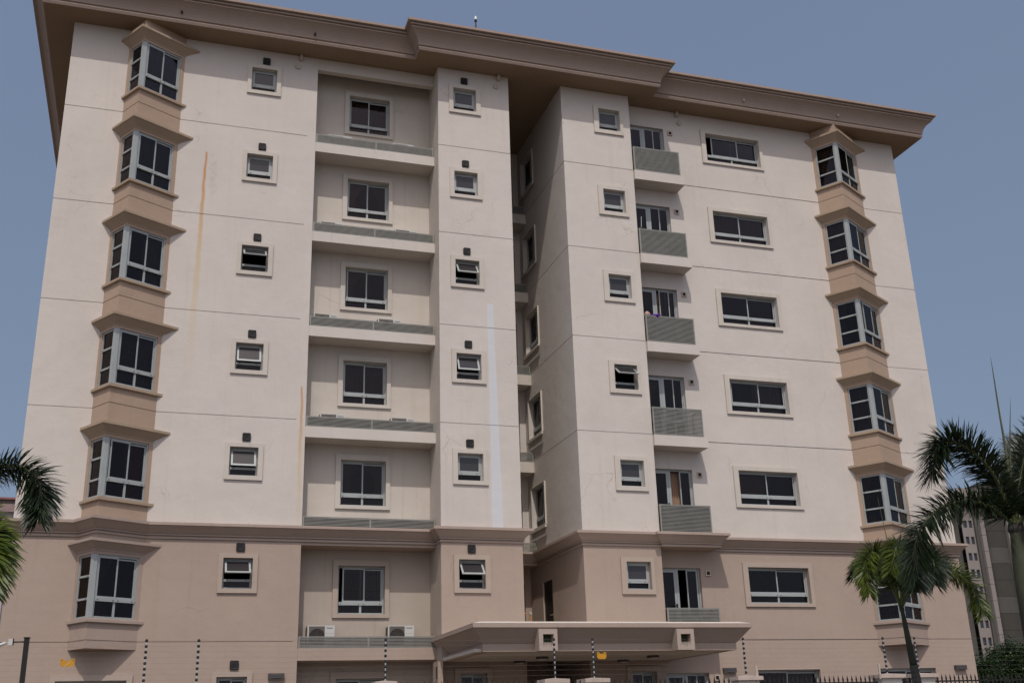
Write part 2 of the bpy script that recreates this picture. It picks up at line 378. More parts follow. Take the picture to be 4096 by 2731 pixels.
mb = MB(); wall_face(mb, (XA1+.02, 0), (13.95, 0), GROUND, -.2, holes=[(11.97-XA1-.02, 12.76-XA1-.02, -H+SW[0], -H+SW[1])]); part('wall', mb, 'pink')
mb = MB(); wall_face(mb, (13.95, 0), (13.95, 3.0), GROUND, -.2); part('wall', mb, 'pink')
mb = MB(); wall_face(mb, (13.95, 3.0), (15.9, 3.0), GROUND, -.2); part('wall', mb, 'pink')
mb = MB(); wall_face(mb, (15.9, 3.0), (15.9, 0), GROUND, -.2); part('wall', mb, 'pink')
mb = MB(); wall_face(mb, (XR, 0), (XR, DEPTH), GROUND, ZS); part('wall', mb, 'white')
mb = MB(); wall_face(mb, (XR, DEPTH), (XL, DEPTH), GROUND, ZS); part('wall', mb, 'white')
mb = MB(); wall_face(mb, (XL, DEPTH), (XL, 0), GROUND, ZS); part('wall', mb, 'white')
mb = MB(); mb.box(11.20, 11.345, YP, 0, GROUND, -.585); part('porch_pier', mb, 'pink')
# rooms behind the windows
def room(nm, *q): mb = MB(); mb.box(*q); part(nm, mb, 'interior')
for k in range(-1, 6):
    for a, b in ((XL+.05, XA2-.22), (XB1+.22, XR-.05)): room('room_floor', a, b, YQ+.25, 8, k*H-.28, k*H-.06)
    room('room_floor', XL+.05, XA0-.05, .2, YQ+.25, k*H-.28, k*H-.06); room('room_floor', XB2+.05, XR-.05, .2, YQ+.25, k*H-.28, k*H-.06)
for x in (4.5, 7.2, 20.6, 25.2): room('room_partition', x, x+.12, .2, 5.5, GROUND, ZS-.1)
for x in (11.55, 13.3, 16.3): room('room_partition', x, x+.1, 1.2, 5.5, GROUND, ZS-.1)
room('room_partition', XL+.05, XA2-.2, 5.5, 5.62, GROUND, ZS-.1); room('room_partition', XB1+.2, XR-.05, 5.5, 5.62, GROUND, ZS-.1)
# ------------------------------------------------------------------ roof
LIP = [(-.85, DEPTH+.9), (-.85, -.8), (10.49, -.8), (10.49, -1.385), (19.0, -1.385), (19.0, -.8), (30.21, -.8), (30.21, DEPTH+.9)]
prof = [(-.02, 18.4), (0, 18.4), (.035, 18.475), (.035, 18.495), (.0, 18.50), (.0, 18.545), (.04, 18.56), (.05, 18.64), (.075, 18.72), (.115, 18.80), (.17, 18.88), (.24, 18.95), (.31, 19.0), (.33, 19.005), (.33, 19.045), (.305, 19.05), (.305, 19.07), (.38, 19.08), (.38, 19.13), (.355, 19.135), (.355, 19.155), (.46, 19.165), (.46, 19.25), (.1, 19.25)]
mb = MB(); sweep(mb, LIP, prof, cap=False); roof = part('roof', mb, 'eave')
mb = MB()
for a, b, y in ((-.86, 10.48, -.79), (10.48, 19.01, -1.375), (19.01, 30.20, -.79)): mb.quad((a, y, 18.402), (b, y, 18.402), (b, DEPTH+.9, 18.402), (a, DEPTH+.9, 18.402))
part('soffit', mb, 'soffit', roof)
mb = MB()
for a, b, y in ((-.86, 10.48, -.79), (10.48, 19.01, -1.375), (19.01, 30.20, -.79)): mb.quad((a, y, 19.23), (a, DEPTH+.9, 19.23), (b, DEPTH+.9, 19.23), (b, y, 19.23))
part('roof_deck', mb, 'roof', roof)
mb = MB(); mb.box(XA0+.002, XA1-.002, 0.0, .2, 17.985, 18.4); part('beam', mb, 'cream')
for x, y, z in ((3.102, -.86, 18.73), (7.196, -.86, 18.70), (22.56, -.86, 18.75), (26.49, -.86, 18.745)):
    mb = MB(); mb.tube([(x, y+.1, z), (x, y-.10, z-.01)], .035, 10); part('rainwater_spout', mb, 'black' if x < 20 else 'pipe', roof)
for x, y in ((6.88, 0), (13.397, YP), (20.26, 0)):
    mb = MB(); mb.tube([(x, y-.10, 18.41), (x, y-.11, 18.31), (x, y-.07, 18.26), (x, y+.02, 18.25)], .055, 12); part('overflow_pipe', mb, 'pipe', None, True)
    dx = -.09 if x < 20 else .1
    mb = MB(); mb.tube([(x+dx, y+.01, 17.985), (x+dx, y-.045, 17.985)], .095, 20); part('pipe_cap', mb, 'pipe')
# ------------------------------------------------------------------ cornice
CORN = [(0, DEPTH), (0, 0), LB[0], LB[1], LB[2], (XA1, 0), (XA1, YP), (XA2, YP), (XA2, 3.57), (XB1, 3.57), (XB1, YP), (XB2, YP), (XB2, -.68), (20.08, -.68), (20.08, 0), RB[0], RB[1], RB[2], (XR, 0), (XR, DEPTH)]
cp = [(-.03, 2.68), (.035, 2.68), (.04, 2.69), (.04, 2.735), (.015, 2.745), (.015, 2.765), (.065, 2.772), (.065, 2.80), (.045, 2.808), (.055, 2.815), (.235, 3.0), (.25, 3.005), (.27, 3.015), (.27, 3.09), (-.02, 3.10)]
mb = MB(); sweep(mb, CORN, cp, cap=False); part('cornice', mb, 'pink_trim')
# ------------------------------------------------------------------ floor slabs, ledges, balconies
for k in range(0, 6):
    mb = MB()
    if k == 1: mb.box(XA0+.002, XA1-.002, .012, YQ, 2.60, 3.085)
    else: mb.box(XA0+.002, XA1-.002, 0.0, YQ, k*H-.5, k*H-.18)
    part('ledge_slab', mb, 'white' if k > 1 else 'pink')
for k in range(1, 6):
    z0 = k*H-.40 if k > 1 else 2.69
    mb = MB(); mb.box(XA2+.003, XB1-.003, 3.57 if k > 1 else 3.58, YB-.003, z0, k*H-.04 if k > 1 else 3.08); part('ledge_slab', mb, 'cream' if k > 1 else 'pink')
for k in range(1, 6):
    mb = MB()
    if k == 1: mb.box(XB2+.003, 20.075, -.675, -.003, 2.68, 3.085)
    else: mb.box(XB2+.003, 20.03, -.66, -.003, k*H-.37, k*H-.03)
    part('balcony_slab', mb, 'white' if k > 1 else 'pink')
slat_cache = {}
def louvre(name, x0, x1, y, z0, z1, n, posts=(), ret=None, deep=.05, gap_shade=False):
    """metal louvre screen: frame mesh (the part) and one object per slat"""
    mb = MB(); t = .035
    xs = [x0]+list(posts)+[x1]
    mb.box(x0, x1, y-.02, y+.02, z1-.022, z1); mb.box(x0, x1, y-.02, y+.02, z0, z0+.022)
    for i, x in enumerate(xs):
        a = x if i == 0 else (x-t if i == len(xs)-1 else x-t/2); mb.box(a, a+t, y-.024, y+.024, z0-.005, z1+.005)
    if ret:  # side return towards the wall
        for xx in (x0, x1-.03): mb.box(xx, xx+.03, y+.026, ret, z1-.03, z1); mb.box(xx, xx+.03, y+.026, ret, z0, z0+.03); mb.box(xx, xx+.03, ret-.04, ret, z0+.03, z1-.03)
    fr = part(name, mb, 'alu_old')
    gap = (z1-z0-.044)/n
    for a, b in zip(xs, xs[1:]):
        Lx = b-a-.05; key = (round(Lx, 3), round(gap, 4), gap_shade)
        if key not in slat_cache:
            s = MB(); hh = gap*.29
            s.v = [(0, -.012, -hh), (Lx, -.012, -hh), (Lx, .014, hh*1.0), (0, .014, hh*1.0), (0, -.006, -hh-.002), (Lx, -.006, -hh-.002), (Lx, .02, hh*.6), (0, .02, hh*.6)]
            s.v = [(0, -.018, -hh), (Lx, -.018, -hh), (Lx, -.018, hh*.7), (0, -.018, hh*.7), (0, .016, -hh*.2), (Lx, .016, -hh*.2), (Lx, .016, hh), (0, .016, hh)]
            s.f = [(0, 1, 2, 3), (7, 6, 5, 4), (3, 2, 6, 7), (4, 5, 1, 0), (0, 3, 7, 4), (1, 5, 6, 2)]
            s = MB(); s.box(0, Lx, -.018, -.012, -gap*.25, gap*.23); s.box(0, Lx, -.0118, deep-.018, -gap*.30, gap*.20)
            if gap_shade: s.box(0, Lx, deep-.017, deep-.013, -gap*.5, gap*.42)  # black strip added behind the gap so it looks shaded
            me = s.mesh('slat', 'alu_old'); me.materials.append(M['black'])  # black blades put the shade of the slat undersides into the colour
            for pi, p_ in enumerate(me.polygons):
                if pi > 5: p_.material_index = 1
            slat_cache[key] = me
        for i in range(n):
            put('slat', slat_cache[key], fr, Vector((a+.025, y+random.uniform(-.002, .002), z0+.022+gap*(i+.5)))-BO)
    return fr
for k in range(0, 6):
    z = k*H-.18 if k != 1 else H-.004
    louvre('ledge_screen', XA0+.02, XA1-.03, .03, z+.002, z+.312, 7, (9.385,), gap_shade=k < 3)
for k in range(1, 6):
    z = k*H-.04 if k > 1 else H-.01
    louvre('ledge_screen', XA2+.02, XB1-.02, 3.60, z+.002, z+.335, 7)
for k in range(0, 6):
    louvre('balcony_screen', 18.172, 19.90, -.635, k*H+(-.02 if k > 1 else .01), k*H+.875, 20, (), -.01, gap_shade=k < 2)

# ------------------------------------------------------------------ bays
def bay_pts(B, d):
    return offset_poly(B, d, 'wall')
def bays(B, left):
    pal = lambda k: 'peach' if k > 0 else 'pink'
    wl0, wl1 = .12, .09
    LL = (Vector(B[1])-Vector(B[0])).length; LR = (Vector(B[2])-Vector(B[1])).length
    for k in range(0, 6):
        zb = (k*H-.2) if k == 0 else k*H-.66
        z0 = -.2 if k == 0 else (ZC if k == 1 else (k-1)*H+2.50)
        z1 = ZC if k == 0 else ((k*H+2.50) if k < 5 else ZS)
        mb = MB()
        wall_face(mb, B[0], B[1], z0, z1, holes=[(wl0, LL, k*H+.55, k*H+2.15)], grooves=[(k*H, 0, 9)] if k != 1 else [], reveal=.05)
        wall_face(mb, B[1], B[2], z0, z1, holes=[(0, LR-wl0, k*H+.55, k*H+2.15)], grooves=[(k*H, 0, 9)] if k != 1 else [], reveal=.05)
        # closing shelves inside the bay, above and below the glazing
        for z in (k*H+.545, k*H+2.155): mb.quad((B[0][0], 0.15, z), (B[0][0], 0, z), (B[1][0], B[1][1]+.06, z), (B[2][0], 0, z), (B[2][0], .15, z))
        if k == 0: mb.quad((B[0][0], 0, -.2), (B[1][0], B[1][1], -.2), (B[2][0], 0, -.2))
        bay = part('bay', mb, pal(k))
        # little cornice over the window
        pr = [(0, 2.235), (.018, 2.24), (.02, 2.27), (.19, 2.44), (.215, 2.445), (.22, 2.455), (.22, 2.525), (0, 2.545)]
        mb = MB(); sweep(mb, B, [(d, z+k*H) for d, z in pr], 'wall'); part('hood', mb, 'peach_trim' if k > 0 else 'pink_trim', bay)
        ps = [(0, .435), (.07, .435), (.075, .445), (.075, .515), (0, .53)]
        mb = MB(); sweep(mb, B, [(d, z+k*H) for d, z in ps], 'wall'); part('sill', mb, 'peach_trim' if k > 0 else 'pink_trim', bay)
        # aluminium corner post
        t0 = (Vector(B[0])-Vector(B[1])).normalized(); t1 = (Vector(B[2])-Vector(B[1])).normalized(); a = Vector(B[1])
        q = [a+t0*.12, a+(t0+t1)*.012, a+t1*.12, a+t1*.12+t0*.06, a+(t0+t1)*.06, a+t0*.12+t1*.06]
        mb = MB(); mb.prism([(v.x, v.y) for v in q], k*H+.553, k*H+2.147); part('corner_post', mb, 'alu', bay)
bays(LB, True); bays(RB, False)

# ------------------------------------------------------------------ windows
WC = {}
def cached(key, fn):
    if key not in WC: WC[key] = fn()
    return WC[key]
def rect_ring(mb, x0, x1, z0, z1, t, y0, y1, tb=None, tt=None):
    tb = tb or t; tt = tt or t
    mb.box(x0, x1, y0, y1, z0, z0+tb); mb.box(x0, x1, y0, y1, z1-tt, z1); mb.box(x0, x0+t, y0, y1, z0+tb, z1-tt); mb.box(x1-t, x1, y0, y1, z0+tb, z1-tt)
def curtain_mesh(w, h, mode, colr):
    def f():
        mb = MB(); n = max(16, int(w*26)); rows = 9
        for i in range(n+1):
            for j in range(rows+1):
                u = i/n; v = j/rows
                x = u*w; 
                if mode == 'left': x = u*w*(.50-.28*math.sin(math.pi*min(1, (1-v)*1.0))*(1 if v < .95 else .3))
                elif mode == 'right': x = w-u*w*(.50-.30*math.sin(math.pi*min(1, (1-v))))
                elif mode == 'half': x = u*w*.5+.46*w
                y = .030*math.sin(u*w*42+1.3*math.sin(u*9))+.010*math.sin(v*5+u*7)
                mb.v.append((x, y, v*h))
        for i in range(n):
            for j in range(rows):
                a = i*(rows+1)+j; mb.f.append((a, a+rows+1, a+rows+2, a+1))
        me = mb.mesh('curtain', CURT[colr], True); return me
    return cached(('cur', round(w, 2), round(h, 2), mode, colr), f)
def window(origin, rotz, kind, w, h, sb=.12, surround=None, smat='surround', cur=None, open_=0.0, shift=0.0, name='window', label=None, grille=False):
    """origin: lower corner of the opening on the wall skin; x along the wall, +y inward"""
    w = round(w, 3); h = round(h, 3)
    rail = {'slide': .225, 'wide': .25, 'awn': .285, 'bayR': .29, 'tri': .29, 'door': .16}[kind]
    T = .045; zr = h*rail
    mid = w/2
    def fr():
        mb = MB(); y0, y1 = sb, sb+.07
        rect_ring(mb, .002, w-.002, .002, h-.002, T, y0, y1)
        if kind == 'tri':
            for f in (.30, .66): mb.box(T, w-T, y0-.008, y1-.01, h*f-.026, h*f+.026)
        elif kind == 'awn':
            mb.box(T, w-T, y0-.012, y1-.01, zr-.032, zr+.032)
        elif kind == 'door':
            mb.box(w*.48-.035, w*.48+.035, y0-.006, y1-.004, T, h-T)
            mb.box(w*.48+.035, w-T, y0-.010, y1-.01, h*.30-.04, h*.30+.04); mb.box(w*.74-.02, w*.74+.02, y0, y1-.01, T, h*.30-.04)
        else:
            mb.box(T, w-T, y0-.028, y1-.01, zr-.045, zr+.045); mb.box(mid-.03, mid+.03, y0+.004, y1-.012, T, zr-.045)
        return mb.mesh('window', 'alu')
    o = put(name, cached(('fr', kind, w, h, sb), fr), bld, Vector(origin)-BO, rotz)
    if label: o['label'] = label
    def sub(nm, me, loc=(0, 0, 0), rx=0, lab=None):
        s = put(nm, me, o, loc)
        if rx: s.rotation_euler = (rx, 0, 0)
        if lab: s['label'] = lab
        return s
    def pane(x0, x1, z0, z1, y):
        key = ('pane', round(x1-x0, 3), round(z1-z0, 3))
        def f(): mb = MB(); a, b = x1-x0, z1-z0; mb.box(0, a, 0, .006, 0, b); return mb.mesh('pane', 'glass')
        return sub('pane', cached(key, f), (x0, y, z0))
    def sash(x0, x1, z0, z1, y, t=.04):
        key = ('sash', round(x1-x0, 3), round(z1-z0, 3), t)
        def f(): mb = MB(); rect_ring(mb, 0, x1-x0, 0, z1-z0, t, 0, .028); return mb.mesh('sash', 'alu')
        return sub('sash', cached(key, f), (x0, y, z0))
    dots = []
    if kind == 'tri':
        zz = [T, h*.30-.026, h*.30+.026, h*.66-.026, h*.66+.026, h-T]
        for i in (0, 2, 4): pane(T, w-T, zz[i], zz[i+1], sb+.03)
        for f in (.30, .66): dots += [(T+.05, h*f), (w-T-.06, h*f)]
        yd = sb-.011
    elif kind == 'awn':
        pane(T, w-T, T, zr-.032, sb+.03)
        key = ('asash', w, h)
        def f(): mb = MB(); rect_ring(mb, 0, w-2*T-.01, -(h-T-zr-.032)+.004, -.004, .052, -.0, .032); return mb.mesh('sash', 'alu')
        rx = -open_
        sub('sash', cached(key, f), (T+.005, sb-.006, h-T), rx)
        key = ('apane', w, h)
        def f2(): mb = MB(); mb.box(.052, w-2*T-.062, .012, .018, -(h-T-zr-.032)+.056, -.056); return mb.mesh('pane', 'obscure')
        sub('pane', cached(key, f2), (T+.005, sb-.006, h-T), rx)
        dots += [(.14, zr-.004), (w-.16, zr-.004)]; yd = sb-.015
    elif kind == 'door':
        sash(T, w*.48-.037, .012, h-T-.004, sb+.004, .075); pane(T+.075, w*.48-.112, .09, h-T-.08, sb+.02)
        x0 = w*.48+.035; xm = w*.74
        sh = shift
        sash(x0+sh, xm+.02+sh, h*.30+.042, h-T, sb-.0, .034); pane(x0+.034+sh, xm-.014+sh, h*.30+.078, h-T-.034, sb+.012)
        sash(xm-.02, w-T, h*.30+.042, h-T, sb+.034, .034); pane(xm+.014, w-T-.034, h*.30+.078, h-T-.034, sb+.045)
        pane(x0, xm-.02, T, h*.30-.04, sb+.03); pane(xm+.02, w-T, T, h*.30-.04, sb+.03)
        def hd(): mb = MB(); mb.box(-.02, .02, -.03, 0, -.09, .09); mb.tube([(0, -.03, .03), (0, -.07, .03), (-.12, -.07, .03)], .012, 6); return mb.mesh('handle', 'black')
        sub('handle', cached(('dh',), hd), (w*.48-.075, sb, h*.46)); yd = sb
    else:
        z0, z1 = zr+.047, h-T; sh = shift
        sash(T+.003+sh, mid+.02+sh, z0, z1, sb+.001); pane(T+.043+sh, mid-.02+sh, z0+.04, z1-.04, sb+.013)
        sash(mid-.02, w-T-.003, z0, z1-.02, sb+.034); pane(mid+.02, w-T-.043, z0+.04, z1-.06, sb+.046)
        pane(T, mid-.03, T, zr-.045, sb+.03); pane(mid+.03, w-T, T, zr-.045, sb+.03)
        dots += [(.10, zr-.01), (mid-.06, zr-.01), (mid+.08, zr-.01), (w-.12, zr-.01)]; yd = sb-.031
    if dots:
        def dm():
            mb = MB()
            for x, z in dots: mb.box(x-.018, x+.018, yd, yd+.004, z-.009, z+.009)
            return mb.mesh('drain_slot', 'black')
        tag(sub('drain_slot', cached(('dots', kind, w, h, sb), dm)), kind='stuff')
    if surround:
        l, r, b_, t_ = surround; pr = .055
        def sm(): mb = MB(); rect_ring2(mb, -l, w+r, -b_, h+t_, l, r, b_, t_, -pr, .003); return mb.mesh('surround', smat)
        sub('surround', cached(('sur', w, h, tuple(surround), smat), sm))
    if cur:
        for mode, colr in cur:
            if mode == 'blind':
                def bm_(): mb = MB(); mb.box(.03, w*.5, 0, .01, zr+.05, h-.03); return mb.mesh('blind', CURT['blind'])
                sub('blind', cached(('bl', w, h), bm_), (0, sb+.16, 0))
            else: sub('curtain', curtain_mesh(w-.06, h-.04, mode, colr), (.03, sb+.17, .02))
    if grille:
        def gm():
            mb = MB(); n = 7; y = sb+.10
            for i in range(1, n): mb.box(w*i/n-.006, w*i/n+.006, y, y+.012, .02, h-.02)
            for f in (.15, .5, .85): mb.box(.02, w-.02, y-.002, y+.010, h*f-.006, h*f+.006)
            for cx in (.28, .72):
                c = Vector((w*cx, y-.012, h*.33)); a = .09
                ps = [c+Vector((0, 0, a)), c+Vector((a, 0, 0)), c+Vector((0, 0, -a)), c+Vector((-a, 0, 0)), c+Vector((0, 0, a))]
                for p, q in zip(ps, ps[1:]): mb.tube([p, q], .007, 4)
            return mb.mesh('security_grille', 'black')
        sub('security_grille', cached(('gr', w, h, sb), gm))
    return o
def rect_ring2(mb, x0, x1, z0, z1, l, r, b, t, y0, y1):
    mb.box(x0, x1, y0, y1, z0, z0+b); mb.box(x0, x1, y0, y1, z1-t, z1); mb.box(x0, x0+l, y0, y1, z0+b, z1-t); mb.box(x1-r, x1, y0, y1, z0+b, z1-t)
SUR = (.125, .14, .12, .12)
lab_open = 'top hung sash propped open'
# small bathroom windows; the angle is how far each sash stands open in the photograph
for k, a in zip((5, 4, 3, 2, 1, 0, -1), (.0, .0, .88, .26, .30, .75, 0)):
    window((5.36, 0, k*H+SW[0]), 0, 'awn' if k > -1 else 'wide', .786, SW[1]-SW[0], surround=SUR, smat='surround' if k > 0 else 'surround_pink', open_=a, label=('small window with its '+lab_open) if a > .5 else None)
for k, a in zip((5, 4, 3, 2, 1, 0), (0, 0, .62, .38, 0, .72)):
    window((11.82, YP, k*H+SW[0]-.01), 0, 'awn', .78, SW[1]-SW[0], surround=(.145, .152, .115, .13), smat='surround' if k > 0 else 'surround_pink', open_=a, label=('small window with its '+lab_open) if a > .5 else None)
for k, a in zip((5, 4, 3, 2, 1, 0), (0, 0, 0, .92, 0, 0)):
    window((16.98, YP, k*H+SW[0]+.025), 0, 'awn', .79, SW[1]-SW[0]-.005, surround=(.18, .113, .14, .13), smat='surround' if k > 0 else 'surround_pink', open_=a, label=('small window with its '+lab_open) if a > .5 else None)
for x in (11.97, 17.19): window((x, 0, -H+SW[0]), 0, 'wide', .79, SW[1]-SW[0], surround=(.16, .14, .13, .15), smat='surround_pink')
# windows at the back of the air conditioner bay
for k, cur in zip((5, 4, 3, 2, 1, 0, -1), ([('full', 'grey')], [('left', 'beige'), ('right', 'grey')], [('left', 'brown')], [('full', 'grey')], [('left', 'grey'), ('right', 'grey')], [('half', 'grey')], None)):
    window((8.61, YQ, k*H+.805), 0, 'slide', 1.35, 1.353, surround=(.15, .128, .106, .167), smat='surround' if k > 0 else 'surround_pink', cur=cur, shift=.10 if k == 0 else (.02 if k == 3 else 0), grille=k == 0)
# wide kitchen windows
for k, cur, sh in zip((5, 4, 3, 2, 1, 0), (None, [('full', 'brown')], None, [('half', 'grey')], [('blind', '')], None), (.25, 0, 0, .06, 0, 0)):
    window((21.35, 0, k*H+1.10), 0, 'wide', 2.17, 1.107, surround=(.18, .125, .105, .146), smat='surround' if k > 0 else 'surround_pink', cur=cur, shift=sh, grille=k == 0)
# doors on to the balconies
for k, cur, sh in zip((5, 4, 3, 2, 1, 0), (None, None, [('half', 'brown')], [('left', 'grey')], [('half', 'brown')], None), (0, 0, .10, 0, .32, .28)):
    window((18.235, 0, k*H), 0, 'door', 1.475, 2.15, sb=.10, cur=cur, shift=sh, name='balcony_door')
# windows and doors in the deep recess
for k in range(1, 6):
    window((XB1, YB-.494, k*H+.80), -math.pi/2, 'slide', 1.30, 1.38, surround=(.10, .012, .012, .012), smat='surround', cur=[('half', 'grey')] if k % 2 else None)
    mb = MB(); mb.box(XB1-.12, XB1-.06, 2.40, 4.0, k*H+.66, k*H+.74); part('sill', mb, 'surround')
    window((XA2+.85, YB, k*H+.02), 0, 'slide', .82, 2.13, name='terrace_door')
# bays: three stacked panes on the short face, sliders on the long face
def bay_windows(B, curs):
    a0 = Vector(B[0]); a1 = Vector(B[1]); a2 = Vector(B[2])
    t0 = (a1-a0).normalized(); t1 = (a2-a1).normalized(); L0 = (a1-a0).length; L1 = (a2-a1).length
    for k, (c0, c1, sh) in zip((5, 4, 3, 2, 1, 0), curs):
        p = a0+t0*.12; window((p.x, p.y, k*H+.55), math.atan2(t0.y, t0.x), 'tri', L0-.12-.12, 1.6, sb=.03, cur=c0, grille=k == 0)
        p = a1+t1*.12; window((p.x, p.y, k*H+.55), math.atan2(t1.y, t1.x), 'bayR', L1-.12-.12, 1.6, sb=.03, cur=c1, shift=sh, grille=k == 0)
F = lambda *c: [('full', x) for x in c]
bay_windows(LB, [(F('brown'), F('brown'), 0), (F('brown'), F('grey'), 0), (F('beige'), [('half', 'grey')], 0), (F('beige'), F('grey'), 0), (F('beige'), [('half', 'red')], .03), (F('brown'), [('left', 'brown')], 0)])
bay_windows(RB, [(F('beige'), F('brown'), 0), (F('beige'), F('brown'), 0), ([('left', 'grey')], F('brown'), .18), (F('grey'), F('brown'), 0), ([('left', 'brown')], F('brown'), 0), (F('brown'), F('brown'), 0)])
# ground floor
window((1.43, 0, -2.2), 0, 'wide', 1.705, 1.25, surround=(.125, .145, .12, .14), smat='surround_pink')
window((21.35, 0, -H+.8), 0, 'wide', 2.17, 1.407, surround=(.04, .04, .1, .04), smat='surround_pink', cur=[('full', 'brown')])
window((25.70, 0, -H+.8), 0, 'wide', 2.13, 1.407)
window((18.31, 0, -3.7), 0, 'door', 1.40, 2.75, name='balcony_door')
# dark door in the recess
mb = MB(); mb.box(XB1+.05, XB1+.10, YB-2.09, YB-1.17, -.10, 2.08); dd = part('door', mb, 'door_dark', label='black door in the side of the recess')
mb = MB(); mb.tube([(XB1+.05, 2.36, .98), (XB1-.03, 2.36, .98), (XB1-.03, 2.52, .98)], .014, 6); mb.box(XB1+.03, XB1+.05, 2.33, 2.39, .86, 1.04); part('handle', mb, 'brass', dd)
# ------------------------------------------------------------------ vents and wall lamps
def vent_hood(x, y, z, s=.115):
    mb = MB(); r = .03; pts = []
    for cx, cz, a0 in ((s-r, s-r, 0), (-s+r, s-r, 90), (-s+r, -s+r, 180), (s-r, -s+r, 270)):
        for a in (0, 45, 90): pts.append((cx+r*math.cos(R(a0+a)), cz+r*math.sin(R(a0+a))))
    n = len(pts)
    mb.v = [(x+p[0], y, z+p[1]) for p in pts]+[(x+p[0], y-.05, z+p[1]) for p in pts]
    mb.f = [(i, (i+1) % n, n+(i+1) % n, n+i) for i in range(n)]+[tuple(range(n, 2*n))]
    v = part('vent', mb, 'black')
    mb = MB(); ring = [(x+.085*math.cos(R(a)), y-.052, z+.085*math.sin(R(a))) for a in range(0, 361, 18)]; mb.tube(ring, .010, 5, False)
    for i in range(-3, 4): hh = math.sqrt(max(0, .08**2-(i*.022)**2)); mb.box(x+i*.022-.003, x+i*.022+.003, y-.062, y-.052, z-hh, z+hh)
    part('grille', mb, 'grille', v)
for k in range(-1, 6): vent_hood(5.80, 0, k*H+2.50)
for k in range(0, 6): vent_hood(12.205, YP, k*H+2.50)
for k in range(-1, 6):
    x, z = 19.957, k*H+2.0
    mb = MB(); rect_ring(mb, x-.085, x+.085, z-.085, z+.085, .03, -.045, 0); v = part('vent', mb, 'pipe')
    mb = MB()
    for i in range(4): mb.box(x-.055, x+.055, -.03, -.012, z-.05+i*.027, z-.042+i*.027)
    mb.box(x-.055, x+.055, -.008, -.002, z-.055, z+.055)
    part('grille', mb, 'grille', v)
for x in (6.90, 20.38, 28.75):
    z = -.95
    mb = MB(); mb.box(x-.21, x+.21, -.11, 0, z-.01, z+.13); l = part('wall_lamp', mb, 'lamp_rim')
    mb = MB()
    for i in range(3): mb.box(x-.12, x+.12, -.125, -.111, z+.015+i*.037, z+.035+i*.037)
    part('louvre', mb, 'grille_grey', l)
mb = MB(); mb.box(XA1-.13, XA1-.03, -.50, -.38, -1.02, -.72); part('wall_lamp', mb, 'lamp_rim')
# ------------------------------------------------------------------ entrance canopy
CAN = [(11.50, 0), (11.50, -3.95), (18.53, -3.95), (18.53, 0)]
cpf = [(-.18, -.585), (0, -.585), (0, -.40), (.02, -.385), (.32, -.035), (.35, -.03), (.35, .075), (.10, .20), (-.05, .205)]
mb = MB(); sweep(mb, CAN[::1], cpf[:7], cap=False)
canopy = part('entrance_canopy', mb, 'pink_trim')
mb = MB(); sweep(mb, CAN, [(.352, .072), (.10, .135), (-.2, .14)], cap=False); mb.box(11.7, 18.3, -3.8, -.56, -.04, .13); mb.box(XA2+.01, XB1-.01, -.56, YB-.01, -.30, -.04)
part('capping', mb, 'canopy_top', canopy)
mb = MB(); mb.box(11.33, 18.40, -3.80, -.02, -.58, -.50); part('ceiling', mb, 'surround', canopy)
for xc in (13.08, 16.86):
    a, b = xc-.245, xc+.245; mb = MB(); y0, y1 = -4.36, -3.95
    zt, zb2 = -.075, -.60; o0, o1, p0, p1 = a+.11, b-.10, -.40, -.20
    for q in (((a, b, zb2, p0)), ((a, b, p1, zt)), ((a, o0, p0, p1)), ((o1, b, p0, p1))):
        x0, x1, z0, z1 = q; mb.quad((x0, y0, z0), (x1, y0, z0), (x1, y0, z1), (x0, y0, z1))
    mb.quad((a, y0, zb2), (a, y0, zt), (a, y1+.0, zt), (a, y1, zb2)); mb.quad((b, y0, zb2), (b, y1, zb2), (b, y1, zt), (b, y0, zt))
    mb.quad((a, y0, zb2), (a, y1, zb2), (b, y1, zb2), (b, y0, zb2)); mb.quad((a, y0, zt), (b, y0, zt), (b, y1, zt), (a, y1, zt))
    for p in (((o0, p0), (o1, p0)), ((o1, p0), (o1, p1)), ((o1, p1), (o0, p1)), ((o0, p1), (o0, p0))):
        (xa, za), (xb_, zb_) = p; mb.quad((xa, y0, za), (xb_, y0, zb_), (xb_, y0+.22, zb_), (xa, y0+.22, za))
    part('water_spout', mb, 'surround_pink', canopy, label='square rainwater outlet box stained below its opening')
    mb = MB(); mb.quad((o0, y0+.20, p0), (o1, y0+.20, p0), (o1, y0+.20, p1), (o0, y0+.20, p1)); part('opening', mb, 'green_algae', canopy)
    mb = MB(); rs = random.Random(int(xc*10))
    for i in range(16):
        x = o0-.01+i*(o1-o0+.02)/16; l = rs.uniform(.02, .12); ww = rs.uniform(.004, .011); mb.quad((x, y0-.003, p0-l), (x+ww*.6, y0-.003, p0-l), (x+ww, y0-.003, p0), (x-ww*.4, y0-.003, p0))
    part('drip_stain', mb, 'drip', canopy)
for x, y in ((13.62, -.35), (13.75, -1.93), (16.75, -.45), (16.95, -2.08)):
    mb = MB(); mb.tube([(x, y, -.582), (x, y, -.64)], .17, 24); l = part('ceiling_lamp', mb, 'lamp_rim')
    mb = MB(); rr = [.15, .14, .11, .06, .005]; mb.tube([(x, y, -.64-.012*i) for i in range(5)], rr, 24); part('diffuser', mb, 'lamp_glass', l, True)

